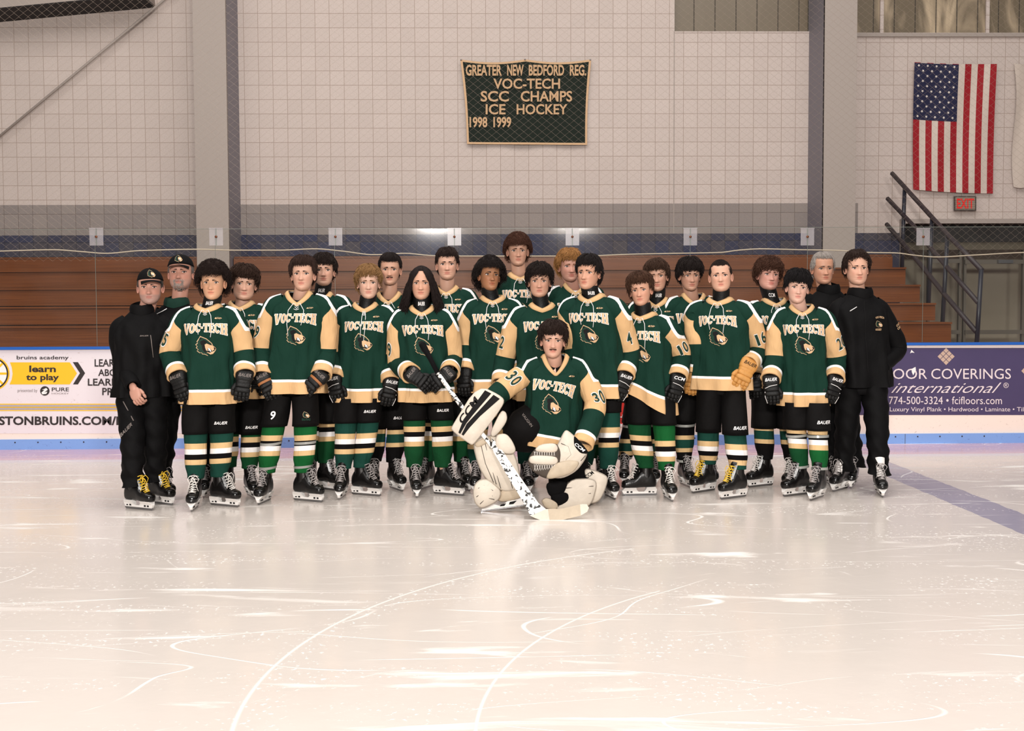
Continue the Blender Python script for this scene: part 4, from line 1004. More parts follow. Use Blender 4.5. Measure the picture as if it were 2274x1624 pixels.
# ---- skates (prototype meshes, toe towards -y, ankle near y=+.03)
def skate_meshes():
    D = {}
    mb = MB()
    St = [(-.172, .010, .070, .088), (-.165, .028, .066, .108), (-.145, .041, .064, .126), (-.115, .046, .063, .136), (-.08, .045, .063, .140), (-.05, .042, .064, .165), (-.02, .038, .066, .20), (.02, .037, .067, .215), (.06, .037, .068, .205), (.088, .033, .070, .17), (.102, .018, .078, .13)]
    rows = []
    for k in range(25):
        y = St[0][0] + (St[-1][0] - St[0][0]) * k / 24; w_, z0, z1 = herm(St, y); row = []
        for j in range(16):
            a = 2 * PI * j / 16; c, s = math.cos(a), math.sin(a); row.append((w_ * math.copysign(abs(c) ** .8, c), y, (z0 + z1) / 2 + (z1 - z0) / 2 * math.copysign(abs(s) ** .75, s)))
        rows.append(row)
    mb.grid(rows, True, 0, True)
    rows = []
    for k in range(9):
        u = k / 8; z = .13 + .125 * u; row = []
        for j in range(18):
            a = 2 * PI * j / 18; c, s = math.cos(a), math.sin(a)
            row.append(((.036 + .010 * u) * c, .030 - .008 * u + (.056 - .006 * u) * s * (1.0 if s < 0 else .95), z + (.014 * u * (s > 0) * s)))
        rows.append(row)
    mb.grid(rows, True, 0, True)
    D['boot'] = mb
    mb = MB(); mb.sup((0, -.128, .094), (.0445, .0445, .034), .8, None, 18, 10); D['toe_cap'] = mb
    mb = MB()  # tongue
    rows = []
    for k in range(7):
        u = k / 6; y = -.075 + .047 * u; z = .145 + .135 * u
        rows.append([(x * (.026 + .008 * u), y - .010 + .018 * (abs(x)) ** 2, z + .008 * (1 - x * x)) for x in [-1, -.6, -.2, .2, .6, 1]])
    rows += [[(x, y + .012, z) for x, y, z in r_] for r_ in rows[::-1]]
    mb.grid(rows, False); D['tongue'] = mb
    mb = MB()
    pr = [(-.158, .018), (-.170, .042), (-.150, .068), (-.060, .068), (-.052, .046), (-.035, .033), (.006, .033), (.020, .050), (.026, .070), (.095, .072), (.108, .050), (.103, .018)]
    tr = [tuple(t) for t in tessellate_polygon([[Vector((x, y, 0)) for x, y in pr]])]
    def hw(z): return .009 + .024 * sm(.035, .07, z)
    n = len(pr); vs = [(-hw(z), y, z) for y, z in pr] + [(hw(z), y, z) for y, z in pr]
    mb.add(vs, tr + [tuple(n + i for i in t[::-1]) for t in tr] + [(i, (i + 1) % n, n + (i + 1) % n, n + i) for i in range(n)], 0)
    for y in (-.125, -.095, .050, .080):
        for sx in (-1, 1): mb.box((sx * .0098, y, .032), (.006, .016, .012), mi=1)
    D['holder'] = mb
    mb = MB(); pb = [(-.150, 0), (-.166, .008), (-.168, .020), (.108, .020), (.112, .010), (.100, 0)]
    mb.prism(pb, lambda y, z, d: (d, y, z), -.002, .002); D['blade'] = mb
    mb = MB()
    def lp(u): return Vector((0, -.118 + .078 * u, .139 + .125 * u ** 1.25 - .006 * math.sin(u * PI)))
    for k in range(8):
        u = k / 7.6; p = lp(u); w_ = .021 + .009 * u
        mb.tube([p + Vector((-w_ - .004, .010, -.004)), p + Vector((-w_ * .6, -.006, .004)), p + Vector((0, -.010, .006)), p + Vector((w_ * .6, -.006, .004)), p + Vector((w_ + .004, .010, -.004))], .0032, 5)
        if k < 7:
            p2 = lp((k + 1) / 7.6)
            mb.tube([p + Vector((-w_ * .7, -.008, .003)), (p + p2) / 2 + Vector((0, -.013, .006)), p2 + Vector((w_ * .7, -.008, .003))], .0027, 5)
    t = lp(.86) + Vector((0, -.014, .004))
    for sx, l1 in ((-1, .038), (1, .045)):
        mb.tube([t, t + Vector((sx * .022, -.012, .012)), t + Vector((sx * l1, -.014, -.012)), t + Vector((sx * .028, -.020, -.045)), t + Vector((sx * .006, -.010, -.012)), t], .0028, 5)
        mb.tube([t, t + Vector((sx * .014, -.014, -.02)), t + Vector((sx * .028, -.022, -.065)), t + Vector((sx * .040, -.020, -.10))], .0026, 5)
    D['laces'] = mb
    return D
SK = {}
def skate(root, loc, heading, lace='lace', rim=False, tilt=0):
    if not SK:
        D = skate_meshes()
        for k, m_ in (('boot', M['boot']), ('toe_cap', M['toecap']), ('tongue', M['boot']), ('holder', [M['holder'], M['blackprint']]), ('blade', M['steel'])):
            o = D[k].build(k, m_, None, smooth=k not in ('holder', 'blade')); SK[k] = o.data; bpy.data.objects.remove(o)
        for l in ('lace', 'lacegrey', 'laceyellow'):
            o = D['laces'].build('laces', M[l], None); SK[l] = o.data; bpy.data.objects.remove(o)
        SK['rim'] = SK['tongue'].copy(); SK['rim'].materials[0] = M['holder']
    s = bpy.data.objects.new('skate', SK['boot']); COL.objects.link(s); s.parent = root; s.location = loc; s.rotation_euler = (0, tilt, heading)
    for nm, key in (('toe_cap', 'toe_cap'), ('tongue', 'rim' if rim else 'tongue'), ('holder', 'holder'), ('blade', 'blade'), ('laces', lace)):
        c = bpy.data.objects.new(nm, SK[key]); COL.objects.link(c); c.parent = s
        if rim and nm == 'tongue': c.scale = (1.05, 1.0, 1.06)
# ---- gloves and hands
def glove_mesh(mir, kind):
    mb = MB(); s = -1 if mir else 1
    pm = 1 if kind == 'two' else 0
    mb.sup((0, .0, .030), (.066, .047, .050), .55, None, 20, 10)
    mb.sup((0, -.002, -.012), (.058, .040, .030), .6, None, 18, 8, pm)
    for z, h, w_ in ((-.042, .022, .056), (-.078, .020, .058)): mb.sup((0, -.010, z), (w_, .034, h), .55, None, 18, 8)
    mb.sup((0, .020, -.055), (.050, .022, .055), .7, None, 16, 8, pm)
    for i, x in enumerate((.041, .014, -.014, -.040)):
        ln = (.95, 1.05, 1.0, .82)[i]; a = 0; p = Vector((s * x, -.008, -.090)); ang = .30
        for k in range(3):
            l = (.033, .028, .022)[k] * ln; q_ = p + Vector((0, math.sin(ang) * l, -math.cos(ang) * l)); R = Matrix.Rotation(ang, 3, 'X')
            mb.sup((p + q_) / 2, (.0162 - .0008 * k, .0190 - .0012 * k, l * .62), .6, R, 12, 7, 0)
            p = q_; ang += .55
    Rt = Matrix.Rotation(s * -.5, 3, 'Y')
    mb.sup((s * .062, .006, -.058), (.017, .019, .034), .7, Rt, 12, 8, pm)
    mb.sup((s * .066, .016, -.098), (.0155, .017, .026), .7, Matrix.Rotation(s * .15, 3, 'Y') @ Matrix.Rotation(.4, 3, 'X'), 12, 8)
    mb.sup((s * .052, .030, -.075), (.012, .008, .03), .8, None, 8, 6, 2)
    return mb
def hand_into(mb, X, mir, tone):
    s = -1 if mir else 1; e = MB()
    e.sup((0, 0, -.045), (.041, .017, .048), .75, None, 16, 9); e.sup((0, 0, .0), (.027, .021, .04), .9, None, 14, 8)
    for i, x in enumerate((.030, .010, -.010, -.029)):
        ln = (.92, 1.05, 1.0, .8)[i]; p = Vector((s * x, -.004, -.086)); ang = .7
        for k in range(3):
            l = (.038, .026, .020)[k] * ln; q_ = p + Vector((0, math.sin(ang) * l, -math.cos(ang) * l))
            e.sup((p + q_) / 2, (.0098 - .0008 * k, .0098 - .0008 * k, l * .66), .95, Matrix.Rotation(ang, 3, 'X'), 10, 7); p = q_; ang += .85
    e.sup((s * .042, .010, -.045), (.012, .013, .03), .9, Matrix.Rotation(s * -.45, 3, 'Y'), 10, 7)
    e.sup((s * .046, .022, -.078), (.0105, .011, .021), .9, Matrix.Rotation(.6, 3, 'X'), 10, 7)
    mb.add([X(Vector(v)) for v in e.v], e.f, 0, tint=[(tone[0] * .76, tone[1] * .68, tone[2] * .64)] * len(e.v))
def hand_frame(W_, D_, nb):
    D_ = D_.normalized(); Z = -D_; Yc = -(nb - D_ * nb.dot(D_)).normalized(); Xc = Yc.cross(Z); R = Matrix((Xc, Yc, Z)).transposed(); return R
def glove(root, W_, T_, mir, kind, word, nb=Vector((0, -1, 0)), sc=1.0):
    D_ = (T_ - W_); R = hand_frame(W_, D_, nb); e = glove_mesh(mir, kind); mb = MB()
    fn = lambda v: W_ + R @ (Vector(v) * sc)
    mb.v = [tuple(fn(v)) for v in e.v]; mb.f = e.f; mb.m = e.m
    m0 = M['glovetan'] if kind == 'tan' else M['glove']; m1 = M['glovebrown'] if kind == 'two' else m0
    gl = mb.build('glove', [m0, m1, M['grey']], root)
    if word:
        b = MB(); vs, fs, _ = text(word, .02 if word == 'CCM' else .012, .35 if word == 'BAUER' else .25)
        hw = .046; b.flat(vs, fs, lambda u, v: fn((-hw + 2 * hw * u, -.0485, .018 + .026 * v)))
        b.build('lettering', M['blackprint'] if kind == 'tan' else (M['grey'] if kind in ('two', 'dim') else M['white']), gl, smooth=False)
        if kind == 'white':
            b = MB(); s = -1 if mir else 1
            b.tube([fn((s * -.05, -.043, -.035)), fn((s * -.01, -.046, -.020)), fn((s * .045, -.040, -.012))], .0022, 5)
            b.tube([fn((s * -.052, -.03, -.06)), fn((s * -.054, -.02, -.10)), fn((s * -.040, -.01, -.15))], .0024, 5)
            b.build('piping', M['white'], gl)
    return gl
# ------------------------------------------------------------------ one standing figure
SKIN1 = (.66, .41, .30); SKIN2 = (.70, .45, .34); SKIN3 = (.60, .34, .215); SKIN4 = (.44, .225, .12); SKINR = (.66, .38, .30)
def neck_guard(root, Hc, P, word, R, col=None):
    z0 = P['zc'] - .09; top = Hc + R @ Vector((0, .010, -.092)); bot = Vector((P['cx'], P.get('cy', 0) - .008, z0)); mb = MB(); rows = []
    for i in range(9):
        u = i / 8; c = bot + (top - bot) * u; k = 1 + .03 * math.sin(9 * u)
        rows.append([c + Vector(((.072 - .008 * u) * k * math.sin(a), -(.078 - .006 * u) * k * math.cos(a), .006 * math.cos(a) * -u)) for a in [2 * PI * j / 28 for j in range(28)]])
    mb.grid(rows, True, 0, True); ng = mb.build('neck_guard', col or M['glove'], root)
    if word:
        vs, fs, _ = text(word, .02, .2); b = MB()
        def fn(u, v):
            a = (-.5 + u) * .75; uu = .52 + .18 * v; c = bot + (top - bot) * uu; return c + Vector((.072 * math.sin(a), -.0785 * math.cos(a), 0))
        b.flat(vs, fs, fn); b.build('lettering', M['white'], ng, smooth=False)
def person(pr):
    Y0 = ground(1137, pr['y']).y; gx = at(pr['hx'], 800, Y0).x; root = empty('person', (gx, Y0, 0)); rl = root.location.copy()
    coach = pr.get('coach'); seed = pr['seed']
    def L(px, py, dy=0.): return at(px, py, Y0 + dy) - rl
    tag(root, pr['label'], 'person', 'coaching staff' if coach else 'hockey players')
    P = dict(seed=seed, yaw=math.radians(pr.get('yaw', 0)), ws=pr.get('ws', 1.0), hx=L(pr['hx'], 800).x, cx=L(pr['cx'], 700).x, tilt=pr.get('tilt', 0), hy=pr.get('hy', 0), cy=pr.get('cy', 0), dip=pr.get('dip', 0))
    P['zh'] = L(pr['hx'], pr['hem'], -.1).z; P['zc'] = L(pr['cx'], pr['col'][0], P['cy']).z; P['vd'] = P['zc'] - L(pr['cx'], pr['col'][1], P['cy'] - .1).z - .008; P['vd'] = max(.03, P['vd'])
    # head placement
    hy = P['cy'] + pr.get('hdy', -.03); R = Rz(math.radians(pr.get('hyaw', 0))) @ Matrix.Rotation(math.radians(pr.get('roll', 0)), 3, 'Y') @ Matrix.Rotation(math.radians(pr.get('pitch', 0)), 3, 'X')
    hs = pr.get('hs', 1.0) * 1.03
    Hc = L(*pr['eye'], hy - .085) - R @ Vector((0, -.085, 0)) * hs
    X = lambda p: Hc + R @ (p * hs)
    F = dict(pr.get('F', {})); F['w'] = F.get('w', 1) * 1.07; tone = pr.get('tone', SKIN1)
    body = MB(); raw = make_head(body, X, F, tone)
    nb = Vector((P['cx'], P['cy'] - .005, P['zc'] - .12)); nt = Hc + R @ Vector((0, .018, -.06)); mid = (nb * .35 + nt * .65)
    n0 = len(body.v); body.tube([nb, mid + Vector((0, .004, 0)), nt], [(.064, .066), (.056, .060), (.054, .060)], 24, ref=(0, 1, 0))
    nk = [(tone[0] * .74, tone[1] * .66, tone[2] * .62)] * (len(body.v) - n0); body.at['tint'].update({n0 + i: c for i, c in enumerate(nk)})
    def under(path, rad):
        k = len(body.v); body.tube(path, rad, 10); body.at['tint'].update({k + i: tone for i in range(len(body.v) - k)})
    hipz = .94
    under([(P['cx'], P['cy'], P['zc'] - .10), (P['hx'], 0, hipz)], [.09, .10])
    # clothing: torso
    YK = [(.0, -.004), (.13, -.010), (.20, -.036), (.235, -.080), (.262, -.130), (.29, -.180), (.33, -.196), (.7, -.20)]
    def yoke(p):
        q_ = Rz(-P['yaw']) @ Vector((p.x - P['cx'], p.y - P['cy'], 0)); ax = abs(q_.x) / P['ws'] if not pr.get('goalie') else abs(q_.x)
        z0 = herm(YK, ax)[0]; sl_ = (herm(YK, ax + .004)[0] - herm(YK, max(0, ax - .004))[0]) / .008
        return (P['zc'] + z0 + .0 - p.z) / math.sqrt(1 + sl_ * sl_), ax
    T, H = torso_fn(P); mb = MB(); rows = []; A_, B_ = [], []; NT, NR = 72, 44
    yk = lambda p, th: 0
    for i in range(NR + 1):
        t = i / NR; row = []
        for j in range(NT):
            th = 2 * PI * j / NT; p = T(th, t); row.append(p); A_.append(min(1, max(0, t * H)))
            B_.append(yoke(p)[0])
        rows.append(row)
    inner = [[T(2 * PI * j / NT, t, -.012) for j in range(NT)] for t in (0, .06)][::-1]
    base = 0
    mb.grid(rows, True, 0, False, a=A_, b=B_)
    if coach: jn = 'jacket'; jm = M['jacket']
    else: jn = 'jersey'; jm = M['torso']
    jer = mb.build(jn, jm, root)
    mb = MB(); mb.grid([[T(2 * PI * j / NT, t, o) for j in range(NT)] for t, o in ((0, 0), (.0, -.01), (.25, -.02))], True)
    mb.build('lining', M['blackprint'], jer)
    # collar
    def ribbon(th0, th1, t0, t1, o, n=60, m_=5):
        return [[T(th0 + (th1 - th0) * j / n, t0 + (t1 - t0) * i / (m_ - 1), o + .0025 * math.sin(PI * i / (m_ - 1))) for j in range(n + 1)] for i in range(m_)]
    if not coach:
        mb = MB(); n_ = 72; rows = []
        loop = [T(2 * PI * j / n_, 1.0, .001) for j in range(n_)]
        cc = Vector((P['cx'], P['cy'] - .018, P['zc']))
        for (k, dz, o) in ((0, -.004, -.006), (0, .004, 0), (.4, .002, .003), (1, -.004, .004), (1.02, -.010, .001)):
            row = []
            for j in range(n_):
                th = 2 * PI * j / n_; V = max(0, 1 - abs(math.atan2(math.sin(th), math.cos(th))) / 1.15)
                p = T(th, 1.0 - .0, 0); q_ = T(th, 1.0 - .023 * k / H * (1 + .2 * V), .003 + o) if k > 0 else p + Vector((0, 0, 0))
                q_ = q_ + Vector((0, 0, dz)); row.append(q_)
            rows.append(row)
        mb.grid(rows, True); mb.build('collar', M['gold'], jer)
        # laces at the neck
        lc = MB(); vt = 1.0 - .030 / H; zf = lambda d: 1 - (d) / H
        def fp(x, d, o=.006): # metres right of centre, metres below V point
            z = P['zc'] - P['vd'] - d; lo, hi = .5, 1.
            for _ in range(14):
                m_ = (lo + hi) / 2
                if T(0, m_).z < z: lo = m_
                else: hi = m_
            a = herm([(0, .2), (1, .2)], .5)[0]; th = x / .17
            return T(th, lo, o)
        if pr.get('lacekind', 1):
            for k in range(3): lc.tube([fp(-.012, .028 + .010 * k), fp(0, .034 + .010 * k, .010), fp(.012, .028 + .010 * k)], .0022, 5)
            w_ = .05 if pr.get('lacekind', 1) == 1 else .012
            if pr.get('lacekind', 1) == 1 or True:
                for sx, l_ in ((-1, .14 + .03 * (seed % 3)), (1, .12 + .04 * ((seed + 1) % 3))):
                    lc.tube([fp(sx * .004, .022, .010), fp(sx * w_ * .55, .020, .009), fp(sx * w_ * .75, .06, .008), fp(sx * w_ * .7, .06 + l_ * .5, .009), fp(sx * w_ * .55, .05 + l_, .009)], .0024, 5)
            lc.build('neck_laces', M['white'], jer)
        def ft(x, y, off, cy_=None): # chest plane: metres from centre/from collar line
            tr_ = math.radians(pr.get('trot', 0)); x, y = x * math.cos(tr_) - (y + .2) * math.sin(tr_), x * math.sin(tr_) + (y + .2) * math.cos(tr_) - .2
            t = 1 - (-y) / H; a = .20 * P['ws']
            # invert superellipse arc roughly
            s_ = max(-.97, min(.97, x / (a * 1.02))); th = math.asin(math.copysign(abs(s_) ** (2.35 / 2), s_)); return T(th, t, off)
        dv = max(.0, P['vd'] - .05)
        mb = MB(); voctech(mb, ft, 0, -.185 - dv * .6, .305, .078); mb.build('lettering', [M['white'], M['letter']], jer, smooth=False)
        mb = MB(); bear(mb, ft, -.064, -.240 - dv * .6, .148, .145); mb.build('emblem', EMB, jer, smooth=False)
        mb = MB(); vs, fs, _ = text('SP', .01, .3); mb.flat(vs, fs, lambda u, v: ft(.098 + .034 * u, -.105 + .018 * v - .01 * u - dv * .3, .005)); mb.poly([(.078, -.100), (.088, -.092), (.099, -.088), (.094, -.100), (.098, -.106), (.084, -.105)], lambda x, y: ft(x, y - dv * .3, .005)); mb.build('maker_mark', M['letter'], jer, smooth=False)
    else:
        mb = MB(); rows = []
        for i in range(6):
            u = i / 5; rows.append([T(2 * PI * j / 48, 1.0 - .02 * (1 - u), .004 + .004 * math.sin(PI * u)) + Vector((0, 0, (.050 + .012 * math.cos(4 * PI * j / 48)) * u)) for j in range(48)])
        mb.grid(rows, True); cl = mb.build('collar', M['green'] if pr.get('gcol') else M['jacket'], jer)
        def ft(x, y, off):
            t = 1 - (-y) / H; a = .20 * P['ws']; s_ = max(-.97, min(.97, x / (a * 1.02))); th = math.asin(math.copysign(abs(s_) ** (2.35 / 2), s_)); return T(th, t, off)
        pr['deco'](jer, ft) if pr.get('deco') else None
    # sleeves, arms, gloves
    Ry = Rz(P['yaw'])
    for sd, key in ((-1, 'L'), (1, 'R')):
        arm = pr.get(key)
        if not arm: continue
        e, w_, tp = arm[0], arm[1], arm[2]; o = dict(arm[3]) if len(arm) > 3 else {}
        s0 = Vector((P['cx'], P['cy'], P['zc'])) + Ry @ Vector((sd * .10 * P['ws'], .0, -.085)); s1 = Vector((P['cx'], P['cy'], P['zc'])) + Ry @ Vector((sd * (.182 if not coach else .160) * P['ws'], .0, -.130 if not coach else -.152))
        E = L(*e, o.get('ed', .02)); W_ = L(*w_, o.get('wd', -.12)); Tp = L(*tp, o.get('td', -.16))
        E = Vector((E.x - sd * .058, E.y, E.z)) if not pr.get('goalie') else E; Dn = (Tp - W_).normalized()
        sl, Lg = tube_fn([s0, s1, s1 * .45 + E * .55 + Vector((sd * .01, 0, 0)), E, W_ + (W_ - Tp).normalized() * .01], [.074, .089, .084, .082, .079] if not coach else [.066, .078, .074, .070, .056], Ry @ Vector((0, -1, 0)), sd, .035, seed)
        mb = MB(); rows = []; A_, B_ = [], []; n_ = 32
        for i in range(45):
            u = i / 44; row = []
            for j in range(n_):
                ph = 2 * PI * j / n_; row.append(sl(u, ph, 0 if u < .99 else .002)); p_ = row[-1]; bv, ax = yoke(p_)
                zr = P['zc'] - p_.z; seam = .178 + .06 * sm(.22, .13, zr); av = u
                seam -= .35 * sm(.30, .55, u)
                if u < .6: av = max(0, min(u, .02 + (ax - seam) * 1.5))
                if pr.get('goalie') and u > .30: bv = max(bv, .03)
                A_.append(av); B_.append(bv if u < .6 else 1)
            rows.append(row)
        rows.append([sl(1, 2 * PI * j / n_, -.012) for j in range(n_)]); rows.append([sl(.93, 2 * PI * j / n_, -.018) for j in range(n_)]); A_ += [1] * n_ * 2; B_ += [1] * n_ * 2
        mb.grid(rows, True, 0, False, a=A_, b=B_); slv = mb.build('sleeve', M['jacket'] if coach else M['sleeve'], jer)
        under([s0, s1, E, E * .4 + W_ * .6], [.04, .04, .035, .03])
        num = pr.get('num' + key)
        if num:
            digs, ph0 = num; mb = MB(); x0 = -(len(digs) * .5) * .052
            for di, dg in enumerate(digs):
                for layer, bold in ((0, .0), (1, .0)):
                    vs, fs, asp = text(dg, .02); dw = .040 if dg != '1' else .022
                    def fn(u, v, layer=layer, di=di, dw=dw):
                        xx = x0 + .052 * di + .026 + (u - .5) * dw * (1 if layer else 1.22) ; yy = (v - .5) * (.092 if layer else .104)
                        return sl(.455 - yy / Lg, math.radians(ph0) + sd * xx / .086, .003 + .0015 * layer)
                    v2, f2 = subdiv(vs, fs); mb.flat(v2, f2, fn, layer)
            mb.build('sleeve_number', [M['white'], M['dkgreen']], jer, smooth=False)
        nbk = Vector(o.get('nb', (0.25 * sd, -1, .1)))
        if o.get('g', 'white') == 'bare':
            Rh = hand_frame(W_, Tp - W_, nbk); hand_into(body, lambda v: W_ + Rh @ (v * 1.08), sd > 0, tuple(c * .98 for c in tone))
        elif o.get('g', 'white') != 'none':
            glove(root, W_ + Dn * .030, Tp + Dn * .03, sd > 0, o.get('g', 'white'), o.get('w', 'BAUER'), nbk, o.get('gs', 1.0))
        if pr.get('armdeco'): pr['armdeco'](sd, sl, Lg, slv)
    if pr.get('goalie'): pr['goalie'](root, L, P, body, tone, under)
    # legs
    feet = pr.get('feet', []); zpb = L(pr['hx'], pr['pb']).z if feet and not coach else .18
    Pm = MB(); hw = .088
    pel = [[Vector((P['hx'] + (.165) * math.sin(a), .135 * -math.cos(a), z)) for a in [2 * PI * j / 32 for j in range(32)]] for z in (P['zh'] + .16, P['zh'] - .02, max(zpb + .30, P['zh'] - .06))]
    Pm.grid(pel[::-1], True, 0, True)
    legs = []
    for k, ft_ in enumerate(feet):
        sd = -1 if k == 0 else 1; gpos = ground(ft_[0], ft_[1]) - rl; hd = math.radians(ft_[2]); gpos.z = 0
        ank = gpos + Rz(hd) @ Vector((0, .028, 0)); ank.z = .20
        hip = Vector((P['hx'] + sd * hw, 0, .95)); kd = (Rz(hd * .5) @ Vector((0, -1, 0))); knee = hip * .45 + ank * .55 + kd * .035; knee.z = .53
        legs.append((sd, gpos, hd, ank, hip, knee)); under([hip, knee, ank - Vector((0, 0, .05))], [.06, .045, .03])
    def legpt(lg, z):
        sd, gpos, hd, ank, hip, knee = lg; ks = sorted([(ank.z, ank.x, ank.y), (knee.z, knee.x, knee.y), (hip.z, hip.x, hip.y)]); x, y = herm(ks, z); return Vector((x, y, z))
    if pr.get('goalie'): pass
    elif not coach:
        for lg in legs:
            zs_ = [P['zh'] + .05, .95 if P['zh'] + .05 > .95 else P['zh'], zpb + .16, zpb + .03, zpb]
            zs_ = [P['zh'] + .03 - (P['zh'] + .03 - zpb) * k / 9 for k in range(10)]; rows = []
            for i, z in enumerate(zs_):
                c = legpt(lg, z); c.x = c.x * 1; u = i / 9
                rows.append([c + Vector(((.100 + .004 * math.sin(3 * a + 5 * u + seed)) * math.copysign(abs(math.sin(a)) ** .85, math.sin(a)), -(.118 - .004 * u + .004 * math.sin(4 * a + 9 * u)) * math.copysign(abs(math.cos(a)) ** .85, math.cos(a)), 0)) for a in [2 * PI * j / 32 for j in range(32)]])
            rows.append([legpt(lg, zpb + .02) + (p - legpt(lg, zpb)) * .9 for p in rows[-1]])
            Pm.grid(rows, True)
        pants = Pm.build('hockey_pants', M['pants'], root)
        if pr.get('pw'):
            for (s, k, size, dz) in pr['pw']:
                lg = legs[k]; vs, fs, asp = text(s, .02 if s != 'BAUER' else .012, 0 if len(s) == 1 else .35); mb = MB()
                wd = size * asp if len(s) > 1 else size * .6
                def fn(u, v):
                    z = zpb + dz + size * v; c = legpt(lg, z); x = (u - .5) * wd + (.02 if len(s) > 1 else 0); a = math.asin(max(-.9, min(.9, x / .104))); return c + Vector((x, -.127 * abs(math.cos(a)) ** .85 - .004, 0))
                mb.flat(vs, fs, fn); mb.build('lettering', M['white'], pants, smooth=False)
        if pr.get('pbear'):
            lg = legs[1]; mb = MB()
            def fn(x, y, off): z = zpb + y; c = legpt(lg, z); return c + Vector((x, -.131 - off, 0))
            bear(mb, fn, .0, .12, .055, .05, .0008, 0); vs, fs, _ = text('BEARS', .02); mb.flat(vs, fs, lambda u, v: fn(-.005 + .065 * u, .05 + .018 * v, .002), 1); mb.build('emblem', EMB, pants, smooth=False)
        zst = L(pr['hx'], pr['st'], -.08).z
        for k, lg in enumerate(legs):
            sd, gpos, hd, ank, hip, knee = lg; mb = MB(); rows = []; A_ = []; ztop = zpb + .08; zb = .225
            fw = Rz(hd * .6)
            for i in range(34):
                u = i / 33; z = ztop + (zb - ztop) * u; c = legpt(lg, z)
                r0 = herm([(.20, .058), (.26, .064), (.36, .080), (.46, .080), (.54, .086), (.70, .088)], z)[0]; r0 *= pr.get('sockw', 1)
                row = []
                for j in range(28):
                    a = 2 * PI * j / 28; f_ = 1 + .08 * max(0, math.cos(a)) * sm(.25, .35, z); wv = .0025 * math.sin(4 * a + 40 * z + seed) * (z < .32)
                    p = c + fw @ Vector((r0 * math.sin(a) + wv, -(r0 * 1.08 * f_) * math.cos(a), 0)); row.append(p)
                    A_.append(.5 + zst - z + pr.get('slope', 0) * sd * math.sin(a) * .03 + .008 * math.cos(a) + (k * pr.get('st2', 0)))
                rows.append(row)
            mb.grid(rows, True, 0, True, a=A_); sk_ = mb.build('sock', M[pr['sock']] if not (k == 1 and pr.get('sock2')) else M[pr['sock2']], root)
            if pr.get('tape'):
                for zt in pr['tape']:
                    z_ = L(pr['hx'], zt, -.08).z; mb = MB(); mb.grid([[legpt(lg, z_ + dz_) + fw @ Vector(((rr + .003) * math.sin(a), -(rr + .003) * 1.08 * (1 + .08 * max(0, math.cos(a)) * sm(.25, .35, z_)) * math.cos(a), .006 * math.sin(a + sd))) for a in [2 * PI * j / 28 for j in range(28)]] for dz_, rr in ((.010, herm([(.20, .058), (.26, .064), (.36, .080), (.46, .080), (.54, .086), (.70, .088)], z_ + .01)[0]), (-.010, herm([(.20, .058), (.26, .064), (.36, .080), (.46, .080), (.54, .086), (.70, .088)], z_ - .01)[0]))], True)
                    mb.build('tape_band', M['tapewhite'], sk_)
            skate(root, gpos, hd, pr.get('lace', 'lace'))
    else:
        for lg in legs:
            sd, gpos, hd, ank, hip, knee = lg; rows = []
            for i in range(40):
                u = i / 39; z = P['zh'] + .05 + (.165 - P['zh'] - .05) * u; c = legpt(lg, max(z, .2)); c.z = z
                r0 = herm([(.15, .088), (.25, .078), (.4, .082), (.55, .092), (.8, .103), (1.1, .10)], z)[0]; wv = .007 * (1 + 1.2 * sm(.55, .2, z))
                rows.append([c + Vector(((r0 + wv * math.sin(3 * a + 38 * z + seed) * .6 + wv * .5 * math.sin(a * 2 - 57 * z + sd)) * math.sin(a), -(r0 * 1.12 + wv * math.sin(2 * a + 45 * z + seed)) * math.cos(a), .012 * math.sin(a + seed) * u)) for a in [2 * PI * j / 32 for j in range(32)]])
            Pm.grid(rows, True)
        pants = Pm.build('trousers', M['jacket'], root)
        if pr.get('tdeco'): pr['tdeco'](pants, lambda k, z: legpt(legs[k], z))
        for k, lg in enumerate(legs): skate(root, lg[1], lg[2], pr.get('lace', 'lacegrey'), rim=pr.get('rim', False))
    # face and hair
    hm = hairmat(pr['hair'][0]); S = pr['hair'][1]
    if S: S = dict(S); S['W'] = F['w']
    eyes(root, X, F, hairmat(pr.get('browc', pr['hair'][0])))
    if pr.get('cap') is not None:
        hair_mesh(dict(st='short', W=F['w'], top=.004, side=.006, af=50, **{'as': 92}, ab=112, n=160, r=.0022, wild=.1, len=.5), X, seed).build('hair', hm, root)
        cap_obj(root, X, math.radians(pr['cap']), seed)
    else: hair_mesh(S, X, seed).build('hair', hm, root)
    if pr.get('beard'):
        zones, col, n, ln = pr['beard']; beard_mesh(raw, X, zones, seed, n, ln).build('beard' if len(zones) > 1 or zones[0][3] < -.06 else 'mustache', hairmat(col), root)
    b = body.build('body', M['skin'], root)
    if pr.get('neck') is not None: neck_guard(root, Hc, P, pr['neck'], R)
    elif not coach:
        mb = MB(); cc = Vector((P['cx'], P['cy'] - .008, P['zc'] - .06)); 
        mb.grid([[T(2 * PI * j / 36, 1, -.010) + Vector((0, 0, -.006 - .05 * i)) for j in range(36)] for i in range(2)], True)
        mb.grid([[Vector((P['cx'] + .068 * math.sin(a), P['cy'] - .012 - .078 * math.cos(a), P['zc'] - .012 - (P['vd'] * .55 + .01) * max(0, math.cos(a)) - .1 * i)) for a in [2 * PI * j / 36 for j in range(36)]] for i in range(2)], True)
        mb.build('undershirt', M[pr.get('under', 'black')], root)
    return root, L, P, T, X

